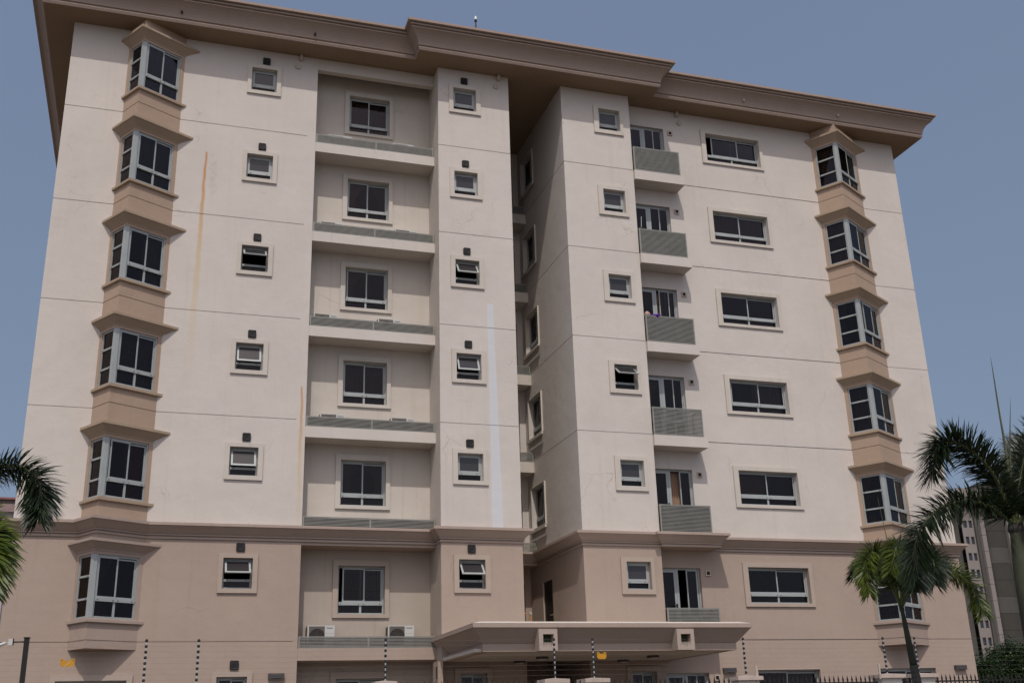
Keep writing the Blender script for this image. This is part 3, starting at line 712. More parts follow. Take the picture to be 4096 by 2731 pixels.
# ------------------------------------------------------------------ outdoor air conditioner units
def text_mesh(s, size, mat):
    c = bpy.data.curves.new('lettering', 'FONT'); c.body = s; c.size = size; c.align_x = 'CENTER'; c.align_y = 'CENTER'; c.extrude = .001; c.offset = size*.02
    o = bpy.data.objects.new('tmp', c); COL.objects.link(o)
    dg = bpy.context.evaluated_depsgraph_get(); dg.update(); me = bpy.data.meshes.new_from_object(o.evaluated_get(dg))
    bpy.data.objects.remove(o); me.materials.clear(); me.materials.append(M[mat]); me.name = 'lettering'; return me
W_, D_, H_ = .745, .29, .56
def ac_meshes():
    c = MB(); c.box(0, W_, .012, D_, 0, H_); c.box(0, .035, 0, .012, 0, H_); c.box(.035, W_, 0, .012, H_-.022, H_); c.box(.035, .5, 0, .012, 0, .025); c.box(.475, W_, 0, .012, .0, H_-.022)
    gr = MB(); gr.box(.036, .474, .002, .011, .026, H_-.023)
    fan = MB(); cx, cz, r = .262, .265, .215
    pts = [(cx+r*math.cos(R(a)), -.001, cz+r*math.sin(R(a))) for a in range(0, 360, 12)]; fan.quad(*pts)
    cage = MB()
    for i in range(1, 6): rr = r*i/5.2; cage.tube([(cx+rr*math.cos(R(a)), -.008, cz+rr*math.sin(R(a))) for a in range(0, 361, 20)], .003, 4, False)
    for a in range(0, 180, 30): cage.tube([(cx-r*math.cos(R(a)), -.006, cz-r*math.sin(R(a))), (cx+r*math.cos(R(a)), -.006, cz+r*math.sin(R(a)))], .003, 4)
    ft = MB(); ft.box(.10, .16, .02, D_-.02, -.03, 0)
    ln = MB()
    for i in range(3): ln.box(.49, W_-.012, -.0012, 0, .14+i*.10, .144+i*.10)
    hs = MB(); hs.box(-.018, -.001, .03, D_-.03, .05, H_-.04)
    for i in range(9): hs.box(-.024, -.019, .04, D_-.04, .07+i*.05, .08+i*.05)
    return [('casing', c.mesh('casing', 'ac_white'), (0, 0, 0)), ('grille', gr.mesh('grille', 'ac_grille'), (0, 0, 0)), ('fan_opening', fan.mesh('fan_opening', 'ac_dark'), (0, 0, 0)), ('fan_guard', cage.mesh('fan_guard', 'ac_grille'), (0, 0, 0)),
            ('foot', ftm := ft.mesh('foot', 'dark'), (0, 0, 0)), ('foot', ftm, (.465, 0, 0)), ('seam', ln.mesh('seam', 'ac_grille'), (0, 0, 0)), ('coil', hs.mesh('coil', 'ac_grille'), (0, 0, 0))]
acm = ac_meshes(); logo = text_mesh('Panasonic', .046, 'ink')
LV = {5: 'top', 4: 'second highest', 3: 'third highest', 2: 'fourth highest', 1: 'fifth highest, just above the pink cornice', 0: 'lowest'}
for k, xs, top in ((5, (7.90, 10.02), .37), (4, (7.714, 10.09), .36), (3, (7.612, 9.586), .37), (2, (7.90, 10.016), .33), (1, (7.78, 10.10), .385), (0, (7.74, 9.99), .455)):
    for i, x in enumerate(xs):
        zz = {5: 15.868, 4: 12.762, 3: 9.671, 2: 6.530, 1: 3.480, 0: .456}[k]-H_
        if k == 0:
            lb = ('left' if i == 0 else 'right')+' white air conditioner unit, fan in full view, on the lowest louvred ledge'
        elif k == 1:
            lb = ('left' if i == 0 else 'right')+' air conditioner unit almost hidden behind the ledge louvres above the pink cornice'
        else:
            lb = '%s air conditioner unit on the %s louvred ledge' % ('left' if i == 0 else 'right', {5: 'top', 4: 'second', 3: 'third', 2: 'fourth'}[k])
        r_ = 0 if k != 1 else (.10 if i == 0 else -.06)
        e = empty('air_conditioner_unit', (x, .35, zz), lb, 'air conditioner', 'outdoor air conditioner units on the ledges', r_)
        for nm, me, lo in acm: put(nm, me, e, lo)
        t = put('lettering', logo, e, (.61, -.003, H_-.065)); t.rotation_euler = (R(90), 0, 0)
# bits on the balconies
def balls(mb, c, r, sx=1, sz=1, n=9, seed=0):
    rs = random.Random(seed)
    for i in range(n):
        a = i/n*6.283; mb.tube([(c[0]+r*.5*math.cos(a), c[1]+r*.5*math.sin(a), c[2]-r*sz), (c[0]+r*.9*math.cos(a+.3)*sx, c[1]+r*.9*math.sin(a+.3), c[2]), (c[0]+r*.2*math.cos(a), c[1]+r*.2*math.sin(a), c[2]+r*sz)], [r*.3, r*.42, r*.25], 6)
bz = 3*H+.875
e = empty('mop', (18.27, -.52, 3*H), 'mop with a reddish head standing at the left end of the third highest balcony', 'mop')
mb = MB(); mb.tube([(0, 0, 0), (.02, 0, .86)], .013, 6); put('handle', mb.mesh('handle', 'galv'), e)
mb = MB(); balls(mb, (.03, 0, .95), .085); put('head', mb.mesh('head', 'mop', True), e)
e = empty('basin', (18.60, -.50, bz-.27), 'purple plastic basin behind the louvres of the third balcony from the top', 'basin')
mb = MB()
prb = [(.10, .0), (.17, .28), (.185, .28), (.185, .33), (.165, .335), (.15, .29)]
n = 24
for r, z in prb: mb.v += [(r*math.cos(2*math.pi*j/n), r*math.sin(2*math.pi*j/n), z) for j in range(n)]
for a in range(len(prb)-1):
    for j in range(n): mb.f.append((a*n+j, a*n+(j+1) % n, (a+1)*n+(j+1) % n, (a+1)*n+j))
mb.f.append(tuple(range(n))); put('bowl', mb.mesh('bowl', 'purple', True), e)
e = empty('broom', (18.27, -.50, 4*H), 'broom with a pale stick leaning at the left end of the second highest balcony', 'broom')
mb = MB(); mb.tube([(0, 0, 0), (.09, .0, 1.40)], .014, 6); put('stick', mb.mesh('stick', 'galv'), e)
mb = MB(); balls(mb, (.03, -.02, .93), .055, seed=3); mb.tube([(-.1, -.02, .89), (.0, -.02, .93), (.1, -.02, .9)], .025, 6); put('brush', mb.mesh('brush', 'grille', True), e)
e = empty('metal_frame', (14.95, 4.05, -.04), 'orange painted metal frame leaning in the corner of the recess behind the canopy', 'frame')
mb = MB(); mb.tube([(.62, 0, 0), (.53, 0, 1.22), (.0, .02, 1.25)], .025, 8); put('tube', mb.mesh('tube', 'orange'), e)
mb = MB(); mb.box(.49, .57, -.04, .04, 1.20, 1.28); put('joint', mb.mesh('joint', 'ac_white'), e)
# beacon on the roof
e = empty('obstruction_light', (12.82, 0.0, 19.23), 'small obstruction light with a clear lens on a dark pole standing on the roof edge', 'beacon light')
mb = MB(); mb.tube([(0, 0, 0), (0, 0, 1.35), (0, 0, 1.62)], [.035, .035, .02], 8); put('pole', mb.mesh('pole', plain('rusty_pole', (.06, .035, .03), .8)), e)
mb = MB(); mb.tube([(0, 0, 1.62), (0, 0, 1.66), (0, 0, 1.72)], [.03, .05, .045], 10); put('lamp_base', mb.mesh('lamp_base', 'black'), e)
mb = MB(); mb.tube([(0, 0, 1.72), (0, 0, 1.79), (0, 0, 1.84), (0, 0, 1.88)], [.042, .045, .03, .005], 10); put('lens', mb.mesh('lens', plain('clear_lens', (.75, .8, .7), .15)), e)

# ------------------------------------------------------------------ perimeter fence, 21 m from the camera
FY = -10.0
f = empty('perimeter_wall', (10, FY, GROUND), 'low boundary wall with capped pillars and a black spiked railing', 'boundary wall')
FO = Vector((10, FY, GROUND))
def fpart(name, mb, mat, parent=f, o=FO):
    return put(name, mb.mesh(name, mat, False, o if parent is f else o), parent)
mb = MB(); mb.box(-25, 60, FY-.10, FY+.10, GROUND, -2.6); fpart('wall', mb, 'pink')
pillars = [(-1.2, .42), (1.60, .42), (3.55, .42), (4.45, .42), (7.80, .205), (11.14, .255), (11.975, .26), (15.325, .29), (18.74, .31), (19.575, .315), (23.3, .31), (26.5, .3)]
for x, hw in pillars:
    hw = max(hw, .20) if hw != .42 else .24
    ztop = -1.63 if x > 2 else -1.66
    mb = MB(); mb.box(x-hw+.06, x+hw-.06, FY-.17, FY+.17, GROUND, ztop); p = fpart('pillar', mb, 'pillar')
    mb = MB(); mb.prism([(x-hw, FY-.24), (x+hw, FY-.24), (x+hw, FY+.24), (x-hw, FY+.24)], ztop+.001, ztop+.075)
    i = len(mb.v); mb.v += [(x-hw, FY-.24, ztop+.075), (x+hw, FY-.24, ztop+.075), (x+hw, FY+.24, ztop+.075), (x-hw, FY+.24, ztop+.075), (x, FY, ztop+.10)]
    mb.f += [(i, i+1, i+4), (i+1, i+2, i+4), (i+2, i+3, i+4), (i+3, i, i+4)]
    o = put('cap', mb.mesh('cap', 'cap', False, FO), p)
pk = MB(); pk.box(-.0145, .0145, -.006, .006, -.95, -.11)
pk.v += [(-.0145, -.006, -.11), (.0145, -.006, -.11), (.0145, .006, -.11), (-.0145, .006, -.11), (-.021, -.006, -.10), (.021, -.006, -.10), (.021, .006, -.10), (-.021, .006, -.10), (0, 0, 0)]
i = 8
pk.f += [(i, i+1, i+5, i+4), (i+1, i+2, i+6, i+5), (i+2, i+3, i+7, i+6), (i+3, i, i+4, i+7), (i+4, i+5, i+8), (i+5, i+6, i+8), (i+6, i+7, i+8), (i+7, i+4, i+8)]
pkm = pk.mesh('picket', 'iron')
ps = sorted(p[0] for p in pillars)
for a, b in zip(ps, ps[1:]):
    if b < 7.9: pass
    x = a+.33
    if x > b-.3: continue
    mb = MB(); mb.box(a+.2, b-.2, FY-.016, FY+.016, -1.72, -1.69); mb.box(a+.2, b-.2, FY-.016, FY+.016, -2.45, -2.42); fpart('rail', mb, 'iron')
    while x < b-.28:
        o = put('picket', pkm, f, Vector((x, FY-.024, -1.55+random.uniform(-.004, .004)))-FO); x += .1097
for x in (18.43, 15.486): mb = MB(); mb.box(x-.018, x+.018, FY-.22, FY-.19, -1.65, -1.34); fpart('bracket', mb, 'pipe')
# electric fence: posts carry black insulators, eight wires
ef = empty('electric_fence', (10, FY, -1.6), 'electric security fence of thin wires on posts with black insulators above the boundary wall', 'electric fence')
EO = Vector((10, FY, -1.6))
EX = [-1.2, 3.555, 4.445, 7.83, 11.185, 12.0, 15.36, 18.765, 19.575, 23.3, 26.5]
ZW = [-.80-.096*i for i in range(8)]
for x in EX:
    mb = MB(); mb.box(x-.011, x+.011, FY-.011, FY+.011, -1.60, -.785); p = put('post', mb.mesh('post', 'galv', False, EO), ef)
    for z in ZW:
        def im():
            q = MB(); q.tube([(0, 0, -.027), (0, 0, -.012), (0, 0, .012), (0, 0, .027)], [.013, .026, .026, .013], 8); return q.mesh('insulator', 'black')
        put('insulator', cached(('ins',), im), p, Vector((x, FY-.0, z))-EO)
for z in ZW:
    mb = MB(); pts = []
    for a, b in zip(EX, EX[1:]):
        for j in range(6): t = j/6; pts.append((a+(b-a)*t, FY-.03, z-.006*math.sin(math.pi*t)*(b-a)*.5))
    mb.tube(pts, .0010, 4); put('wire', mb.mesh('wire', 'wire', False, EO), ef)
def sign(x0, x1, zt, zb, lab, faded):
    cx = (x0+x1)/2; wd = x1-x0; hh = zt-zb
    e = empty('warning_sign', (cx, FY-.045, zb), lab, 'warning sign', 'yellow signs hung on the electric fence')
    pts = [(-wd/2+.03, 0), (wd/2-.03, 0), (wd/2, .035), (wd/2, hh), (wd/2-.045, hh), (wd/2-.06, hh-.03), (-wd/2+.06, hh-.03), (-wd/2+.045, hh), (-wd/2, hh), (-wd/2, .035)]
    mb = MB(); n = len(pts); mb.v = [(p[0], -.004, p[1]) for p in pts]+[(p[0], .0, p[1]) for p in pts]
    mb.f = [tuple(range(n)), tuple(range(2*n-1, n-1, -1))]+[(i, n+i, n+(i+1) % n, (i+1) % n) for i in range(n)]
    put('plate', mb.mesh('plate', 'yellow'), e)
    mb = MB()
    for s in (-1, 1): mb.tube([(s*(wd/2-.024), -.006, hh-.028), (s*(wd/2-.024), .004, hh-.028)], .009, 10)
    put('eyelet', mb.mesh('eyelet', 'black'), e)
    if faded:
        mb = MB(); mb.v = [(-.07, -.0055, .012), (-.03, -.0055, .012), (.035, -.0055, .045), (.05, -.0055, .10), (.03, -.0055, .10), (.015, -.0055, .06)]; mb.f = [(0, 1, 2, 5), (5, 2, 3, 4)]; put('faded_mark', mb.mesh('faded_mark', 'faded'), e)
sign(2.172, 2.403, -1.095, -1.229, 'faded yellow warning sign with a pale curved mark on the fence wires at left', True)
sign(12.065, 12.26, -1.050, -1.183, 'bright yellow blank warning sign on the fence wires before the entrance canopy', False)
# camera pole
e = empty('camera_pole', (1.60, FY, GROUND), 'black square steel pole with a side arm at the left edge', 'pole')
mb = MB(); mb.box(-.040, .040, -.04, .04, 0, 3.352); put('pole', mb.mesh('pole', 'iron'), e)
mb = MB(); mb.box(-.052, .052, -.052, .052, 3.352, 3.364); put('top_plate', mb.mesh('top_plate', 'iron'), e)
mb = MB(); mb.tube([(-.04, 0, 3.29), (-.21, 0, 3.285)], .012, 8); mb.box(-.215, -.205, -.045, .045, 3.235, 3.345); put('arm', mb.mesh('arm', 'iron'), e)
e = empty('security_camera', (1.385, FY, -.87), 'white bullet security camera with junction box fixed to the pole arm', 'security camera')
mb = MB(); mb.box(-.068, -.002, -.045, .045, .0, .105); put('junction_box', mb.mesh('junction_box', 'ac_white'), e)
mb = MB(); mb.tube([(-.068, 0, .05), (-.10, 0, .05), (-.12, 0, .038)], .008, 6); put('bracket', mb.mesh('bracket', 'ac_white'), e)
mb = MB(); mb.tube([(-.115, -.01, .040), (-.20, -.03, .002)], [.028, .028], 12); put('body', mb.mesh('body', 'ac_white'), e)
mb = MB(); mb.tube([(-.20, -.03, .002), (-.213, -.033, -.004)], [.030, .030], 12); put('lens', mb.mesh('lens', 'black'), e)

# ------------------------------------------------------------------ palms
def leaf_mat(name, c0, c1):
    mt, n, b = new_mat(name); b.inputs['Roughness'].default_value = .42; b.inputs['Specular IOR Level'].default_value = .45
    g = N(n, 'ShaderNodeNewGeometry'); cr = mixc(n, g.outputs['Random Per Island'], c0, c1); n.links.new(cr, b.inputs['Base Color'])
    tr = N(n, 'ShaderNodeBsdfTranslucent'); n.links.new(cr, tr.inputs['Color']); mx = N(n, 'ShaderNodeMixShader'); mx.inputs[0].default_value = .22
    o = n.nodes['Material Output']; n.links.new(b.outputs[0], mx.inputs[1]); n.links.new(tr.outputs[0], mx.inputs[2]); n.links.new(mx.outputs[0], o.inputs[0])
    return mt
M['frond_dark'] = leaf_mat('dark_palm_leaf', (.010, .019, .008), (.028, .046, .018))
M['frond_sunlit'] = leaf_mat('sunlit_palm_leaf', (.03, .055, .005), (.12, .155, .022))  # same leaf for sunlit fronds, the sun's brightness put into the colour
M['rachis'] = plain('palm_stalk', (.10, .12, .04), .6, var=.2, scale=8)
M['spear'] = plain('palm_spear_leaf', (.10, .11, .06), .6, var=.2, scale=5)
def catmull(pts, n):
    P_ = [Vector(p) for p in pts]; P_ = [P_[0]*2-P_[1]]+P_+[P_[-1]*2-P_[-2]]; out = []
    segs = len(P_)-3
    for i in range(n+1):
        u = i/n*segs; k = min(int(u), segs-1); t = u-k; a, b, c, d = P_[k:k+4]
        out.append(.5*((2*b)+(c-a)*t+(2*a-5*b+4*c-d)*t*t+(3*b-a-3*c+d)*t*t*t))
    return out
def frond(pts, parent, origin, mat, llen=.42, n=150, start=.14, seed=0, plume=1.0, wd=.015):
    rs = random.Random(seed); c = catmull(pts, n); mb = MB()
    for i in range(int(n*start), n+1):
        s = i/n; p = c[i]; t = (c[min(i+1, n)]-c[max(i-1, 0)]).normalized()
        upv = Vector((0, 0, 1)); sd_ = t.cross(upv)
        if sd_.length < .2: sd_ = Vector((1, 0, 0))
        sd_.normalize(); nv = sd_.cross(t).normalized()
        L = llen*(.55+.45*math.sin(math.pi*min(1, (s-start)/(1-start)*.85+.12)))*rs.uniform(.8, 1.12)
        for q in range(6):
            side = 1 if q % 2 else -1
            roll = rs.uniform(-1.1, 1.35)*plume if q > 1 else rs.uniform(-.25, .45)
            out = (sd_*side*math.cos(roll)+nv*math.sin(roll)).normalized()
            fwd = rs.uniform(.45, .85)+.5*max(0, s-.75)*2
            d = (out+t*fwd).normalized(); droop = rs.uniform(.25, .6)
            wv = d.cross(nv if abs(d.dot(nv)) < .8 else sd_).normalized()*wd*.5*rs.uniform(.7, 1.2)
            a = p; i0 = len(mb.v)
            for j, (f_, ww) in enumerate(((0, .35), (.35, 1), (.7, .8), (1, .05))):
                q_ = a+d*L*f_+Vector((0, 0, -1))*droop*L*f_*f_*.55
                mb.v += [tuple(q_-wv*ww), tuple(q_+wv*ww)]
            for j in range(3): mb.f.append((i0+2*j, i0+2*j+1, i0+2*j+3, i0+2*j+2))
    fo = put('frond', mb.mesh('frond', mat, False, origin), parent)
    mb = MB(); m_ = 24; cc = [c[int(i*n/m_)] for i in range(m_+1)]
    mb.tube(cc, [.030*(1-.85*i/m_) for i in range(m_+1)], 6)
    put('stalk', mb.mesh('stalk', 'rachis', True, origin), fo)
def trunk_mat(name, c0, c1, ring):
    mt, n, b = new_mat(name); b.inputs['Roughness'].default_value = .8
    g = N(n, 'ShaderNodeNewGeometry'); sp = N(n, 'ShaderNodeSeparateXYZ'); n.links.new(g.outputs['Position'], sp.inputs[0])
    no = N(n, 'ShaderNodeTexNoise'); no.inputs['Scale'].default_value = 9; no.inputs['Detail'].default_value = 6; n.links.new(g.outputs['Position'], no.inputs['Vector'])
    s = math_n(n, 'SINE', math_n(n, 'MULTIPLY', math_n(n, 'ADD', sp.outputs['Z'], math_n(n, 'MULTIPLY', no.outputs['Fac'], .03)), ring))
    k = math_n(n, 'POWER', math_n(n, 'MULTIPLY_ADD', s, .5, .5), 6)
    c = mixc(n, no.outputs['Fac'], c0, c1); c = mixc(n, math_n(n, 'MULTIPLY', k, .6), c, tuple(v*.35 for v in c0))
    n.links.new(c, b.inputs['Base Color']); return mt
M['crownshaft'] = trunk_mat('green_crownshaft', (.026, .030, .015), (.055, .062, .032), 3)
M['bark'] = trunk_mat('grey_ringed_bark', (.035, .033, .028), (.075, .07, .058), 95)
def palm(base, crown, rt_, rb_, label, fronds, spears, mat, llen, shaft=1.0, bend=(0, 0, 0), n=150):
    base = Vector(base); crown = Vector(crown)
    e = empty('palm_tree', base, label, 'palm tree')
    L = (crown-base).length; ax = (base-crown).normalized()
    def rad(d): return rt_*.62+(rt_-rt_*.62)*min(1, d/.5) if d < .5 else (rt_+(rb_-rt_)*min(1, (d-.5)/(L-.5)))
    ds = [shaft*i/12 for i in range(13)]
    mb = MB(); mb.tube([crown+ax*d+Vector(bend)*math.sin(math.pi*d/L) for d in ds], [rad(d) for d in ds], 18); cs = put('crownshaft', mb.mesh('crownshaft', 'crownshaft', True, base), e)
    ds = [shaft+(L-shaft)*i/40 for i in range(41)]
    mb = MB(); mb.tube([crown+ax*d+Vector(bend)*math.sin(math.pi*d/L) for d in ds], [rad(d)*(1.06+.03*(i % 2)) for i, d in enumerate(ds)], 18); put('trunk', mb.mesh('trunk', 'bark', True, base), e)
    mb = MB(); mb.tube([crown+ax*-.02, crown+ax*.05, crown+ax*.10], [rt_*.75, rt_*.85, rt_*.62], 14); put('leaf_scar', mb.mesh('leaf_scar', 'bark', True, base), e)
    for i, fr in enumerate(fronds):
        opt = fr[1] if isinstance(fr, tuple) else {}
        pts = fr[0] if isinstance(fr, tuple) else fr
        frond(pts, e, base, opt.get('mat', mat), opt.get('llen', llen), opt.get('n', n), opt.get('start', .14), seed=i*7+3, wd=opt.get('wd', .015))
    for sp in spears:
        mb = MB(); c = catmull(sp, 16); mb.tube(c, [.019*(1-.93*i/16) for i in range(17)], 6); put('spear_leaf', mb.mesh('spear_leaf', 'spear', True, base), e)
palm((12.50, -21.30, GROUND), (12.58, -21.23, -.54), .105, .15, 'tall dark foxtail palm at the right edge with two upright spear leaves', [
    [(12.58, -21.23, -.52), (12.51, -21.26, -.37), (12.36, -21.29, .01), (12.12, -21.28, .27), (11.86, -21.23, .39), (11.71, -21.21, .28), (11.62, -21.19, 0.0)],
    [(12.58, -21.23, -.53), (12.46, -21.26, -.47), (12.19, -21.32, -.35), (11.88, -21.33, -.31), (11.57, -21.32, -.39), (11.29, -21.31, -.59), (11.16, -21.29, -.85), (11.10, -21.31, -1.16)],
    [(12.59, -21.24, -.52), (12.68, -21.25, -.17), (12.79, -21.33, .21), (12.95, -21.42, .51), (13.17, -21.49, .51), (13.4, -21.5, .3)],
    [(12.6, -21.24, -.54), (12.66, -21.39, -.40), (12.85, -21.74, -.28), (13.05, -22.0, -.45), (13.2, -22.05, -.85)],
    [(12.58, -21.23, -.52), (12.83, -21.01, -.06), (13.36, -20.67, .49), (13.84, -20.34, .66), (14.18, -20.03, .43)],
    [(12.58, -21.23, -.52), (12.80, -21.10, -.2), (13.3, -20.9, .0), (13.8, -20.8, -.15), (14.1, -20.75, -.5)]],
    [[(12.57, -21.22, -.55), (12.52, -21.35, .20), (12.45, -21.44, .71), (12.39, -21.52, 1.09), (12.35, -21.57, 1.31)], [(12.6, -21.18, -.55), (12.55, -21.37, .20), (12.53, -21.56, .83)]],
    'frond_dark', .36, 1.6, (0, 0, 0), 220)
palm((14.56, -16.74, GROUND), (14.32, -16.73, -.90), .044, .125, 'slender foxtail palm with bright green sunlit fronds in front of the right bay', [
    ([(14.32, -16.73, -.90), (14.15, -16.78, -.55), (13.96, -16.93, -.25), (13.73, -17.03, -.14), (13.53, -17.09, -.36), (13.49, -17.14, -.75)], {'mat': 'frond_sunlit'}),
    ([(14.32, -16.73, -.90), (14.46, -16.87, -.63), (14.61, -17.13, -.47), (14.80, -17.42, -.49), (14.97, -17.58, -.70), (15.03, -17.62, -1.07)], {'mat': 'frond_sunlit'}),
    ([(14.32, -16.73, -.90), (14.25, -16.98, -.47), (14.04, -17.26, -.15), (13.80, -17.5, -.16), (13.62, -17.55, -.50)], {'mat': 'frond_sunlit'}),
    ([(14.32, -16.73, -.90), (14.32, -17.02, -.59), (14.26, -17.39, -.35), (14.15, -17.81, -.38), (14.03, -17.93, -.71)], {}),
    ([(14.32, -16.73, -.90), (14.60, -16.51, -.33), (14.90, -16.26, .0), (15.25, -16.07, .0), (15.5, -15.85, -.3)], {}),
    ([(14.32, -16.73, -.90), (14.45, -16.44, -.36), (14.55, -16.06, -.05), (14.60, -15.6, .0), (14.65, -15.16, -.25)], {}),
    ([(14.32, -16.73, -.90), (14.50, -16.70, -.50), (14.70, -16.80, -.22), (14.95, -16.95, -.22), (15.15, -17.05, -.5)], {})],
    [[(14.30, -16.72, -.90), (14.22, -16.77, -.11), (14.19, -16.79, .10), (14.09, -16.84, .72)]],
    'frond_dark', .31, .85, (0, 0, 0), 170)
palm((1.80, -19.30, GROUND), (1.72, -19.40, -.46), .11, .15, 'palm cut off by the left edge, with a dark arching frond over a sunlit one', [
    [(1.71, -19.41, -.43), (1.85, -19.55, -.12), (2.04, -19.65, 0.0), (2.25, -19.73, .02), (2.42, -19.79, -.09), (2.50, -19.85, -.28), (2.50, -19.9, -.50)],
    ([(1.72, -19.40, -.44), (1.84, -19.6, -.40), (2.00, -19.86, -.48), (2.12, -20.11, -.69), (2.19, -20.27, -.94), (2.20, -20.34, -1.16)], {'mat': 'frond_sunlit', 'wd': .024, 'llen': .34}),
    [(1.71, -19.41, -.43), (1.60, -19.3, .01), (1.50, -19.05, .35), (1.45, -18.74, .43), (1.40, -18.49, .28)],
    [(1.72, -19.40, -.44), (1.50, -19.5, -.20), (1.20, -19.6, -.10), (.95, -19.7, -.35)]],
    [], 'frond_dark', .30, 1.5, (0, 0, 0), 170)

# ------------------------------------------------------------------ leafy tree right of the building
def leafy_tree(base, lobes, label, seed, nleaf):
    rs = random.Random(seed); base = Vector(base)
    e = empty('leafy_tree', base, label, 'tree')
    mb = MB(); 
    tips = [Vector(l[0]) for l in lobes]
    mb.tube([base, base+Vector((.1, 0, 1.2)), base+Vector((0, .1, 2.4))], [.22, .17, .13], 10)
    for tp in tips:
        st = base+Vector((0, .1, 1.6)); md = (st+tp)/2+Vector((rs.uniform(-.3, .3), rs.uniform(-.3, .3), .2)); mb.tube([st, md, tp], [.10, .06, .02], 7)
    put('trunk', mb.mesh('trunk', 'bark', True, base), e)
    mb = MB()
    for c, r, dens in lobes:
        c = Vector(c); nc = int(nleaf*dens)
        for q in range(nc):
            a = rs.uniform(0, 2*math.pi); z = rs.uniform(-.7, 1); rr = math.sqrt(max(0, 1-z*z))
            shell = rs.uniform(.62, 1.0)*(1+.14*math.sin(5*a+c.x)+.10*math.sin(9*z+3*a))
            cc = c+Vector((rr*math.cos(a)*r[0], rr*math.sin(a)*r[1], z*r[2]))*shell
            for j in range(14):
                p = cc+Vector((rs.gauss(0, .09), rs.gauss(0, .09), rs.gauss(0, .07)))
                d = Vector((rs.uniform(-1, 1), rs.uniform(-1, 1), rs.uniform(-.6, .5))).normalized(); s = d.cross(Vector((rs.uniform(-1, 1), rs.uniform(-1, 1), 1))).normalized(); l = rs.uniform(.07, .13)
                mb.quad(p, p+d*l*.5+s*l*.28, p+d*l, p+d*l*.5-s*l*.28)
    put('crown', mb.mesh('crown', 'tree_leaf', False, base), e)
M['tree_leaf'] = leaf_mat('broad_leaf', (.012, .028, .006), (.035, .065, .012))
leafy_tree((37.4, 8.0, GROUND), [((37.9, 8, -.6), (1.35, 1.3, 1.15), 1.0), ((36.3, 7.8, -1.2), (1.4, 1.3, 1.0), 1.0), ((39.2, 8.2, -1.1), (1.3, 1.2, 1.2), .8), ((37.2, 7.2, -2.2), (2.2, 1.4, 1.2), 1.2), ((35.2, 8.3, -1.9), (1.2, 1.2, .9), .6)], 'dense round crowned green tree beside the right end of the building', 5, 900)
leafy_tree((33.2, 6.5, GROUND), [((33.3, 6.5, -1.75), (1.2, 1.0, .7), .7), ((34.4, 6.2, -2.2), (1.2, 1.0, .7), .7)], 'low green tree tucked against the right end wall of the building', 9, 600)

# ------------------------------------------------------------------ tower block far behind on the right
M['conc_light'] = plaster('pale_concrete_panel', (.22, .195, .18), (), 1.2, .0)
M['conc_dark'] = plaster('stained_concrete', (.05, .048, .041), (), 2.0, .0)
M['conc_mid'] = plaster('grey_concrete', (.075, .071, .064), (), 1.2, .0)
M['blue_glass'] = plain('dark_blue_glass', (.035, .04, .055), .2)
M['navy'] = plain('navy_panel', (.012, .014, .03), .5)
TY = 150.0; TO = Vector((165.0, TY, GROUND))
tb = empty('office_tower', TO, 'tall grey concrete office tower with dark blue glazing far behind the right palm', 'tower block')
def tpart(name, mb, mat, parent=None, smooth=False):
    o = put(name, mb.mesh(name, mat, smooth, TO), tb if parent is None else parent); return o
tx = lambda v: 3.57+1.5*(v-3.57)
tz = lambda v: -2.55+1.5*(v+2.55)
mb = MB(); mb.box(tx(103.2), tx(105.3), TY+1.0, TY+20, GROUND, tz(27.0)); tpart('wall', mb, 'conc_mid')
mb = MB(); mb.box(tx(107.22), tx(107.75), TY-.4, TY+8, GROUND, tz(27.0)); tpart('pier', mb, 'conc_mid')
mb = MB()
for i in range(11): z1 = tz(27.0-2.13*i); z0 = tz(27.0-2.13*(i+1))+.06; mb.box(tx(107.78), tx(108.45), TY-1.0, TY+6, max(z0, GROUND), z1)
tpart('pier', mb, 'conc_light')
mb = MB(); mb.box(tx(108.46), tx(108.76), TY+.8, TY+1.2, GROUND, tz(27.2)); tpart('shadow_gap', mb, 'navy')
# rounded stair drum built from stacked lifts
lv = 0
zt = tz(27.6); cx, r = (tx(108.77)+tx(112.0))/2, (tx(112.0)-tx(108.77))/2
while zt > GROUND+1:
    zb = max(GROUND, zt-3.2)
    mb = MB(); pts = [(cx-r*math.cos(math.pi*i/16), TY-.2-r*.42*math.sin(math.pi*i/16)) for i in range(17)]+[(cx+r, TY+6), (cx-r, TY+6)]
    mb.prism(pts[::-1], zb+.05, zt); tpart('drum_section', mb, 'conc_dark' if lv % 3 != 1 else 'conc_mid'); zt = zb; lv += 1
mb = MB(); mb.box(tx(112.0), tx(112.24), TY-1.2, TY+5, GROUND, tz(23.4)); mb.box(tx(112.24), tx(114.2), TY-1.2, TY+5, tz(22.95), tz(23.4)); mb.box(tx(114.2), tx(114.45), TY-1.2, TY+5, GROUND, tz(23.4)); tpart('frame', mb, 'conc_light')
mb = MB(); mb.box(tx(112.0), tx(118), TY-.8, TY+5, tz(23.5), tz(25.4)); tpart('parapet', mb, 'conc_light')
mb = MB(); mb.box(tx(111.8), tx(118), TY-1.3, TY+5, tz(25.42), tz(25.6)); mb.box(tx(111.8), tx(118), TY-1.2, TY+5, tz(23.42), tz(23.52)); tpart('coping', mb, 'conc_light')
mb = MB(); mb.box(tx(112.1), tx(117), TY+1, TY+5, tz(25.62), tz(27.2)); tpart('plant_room', mb, plain('brown_brick', (.16, .09, .075), .9, var=.2))
mb = MB(); mb.box(tx(114.6), tx(120), TY+.2, TY+6, GROUND, tz(23.4)); tpart('wall', mb, 'conc_mid')
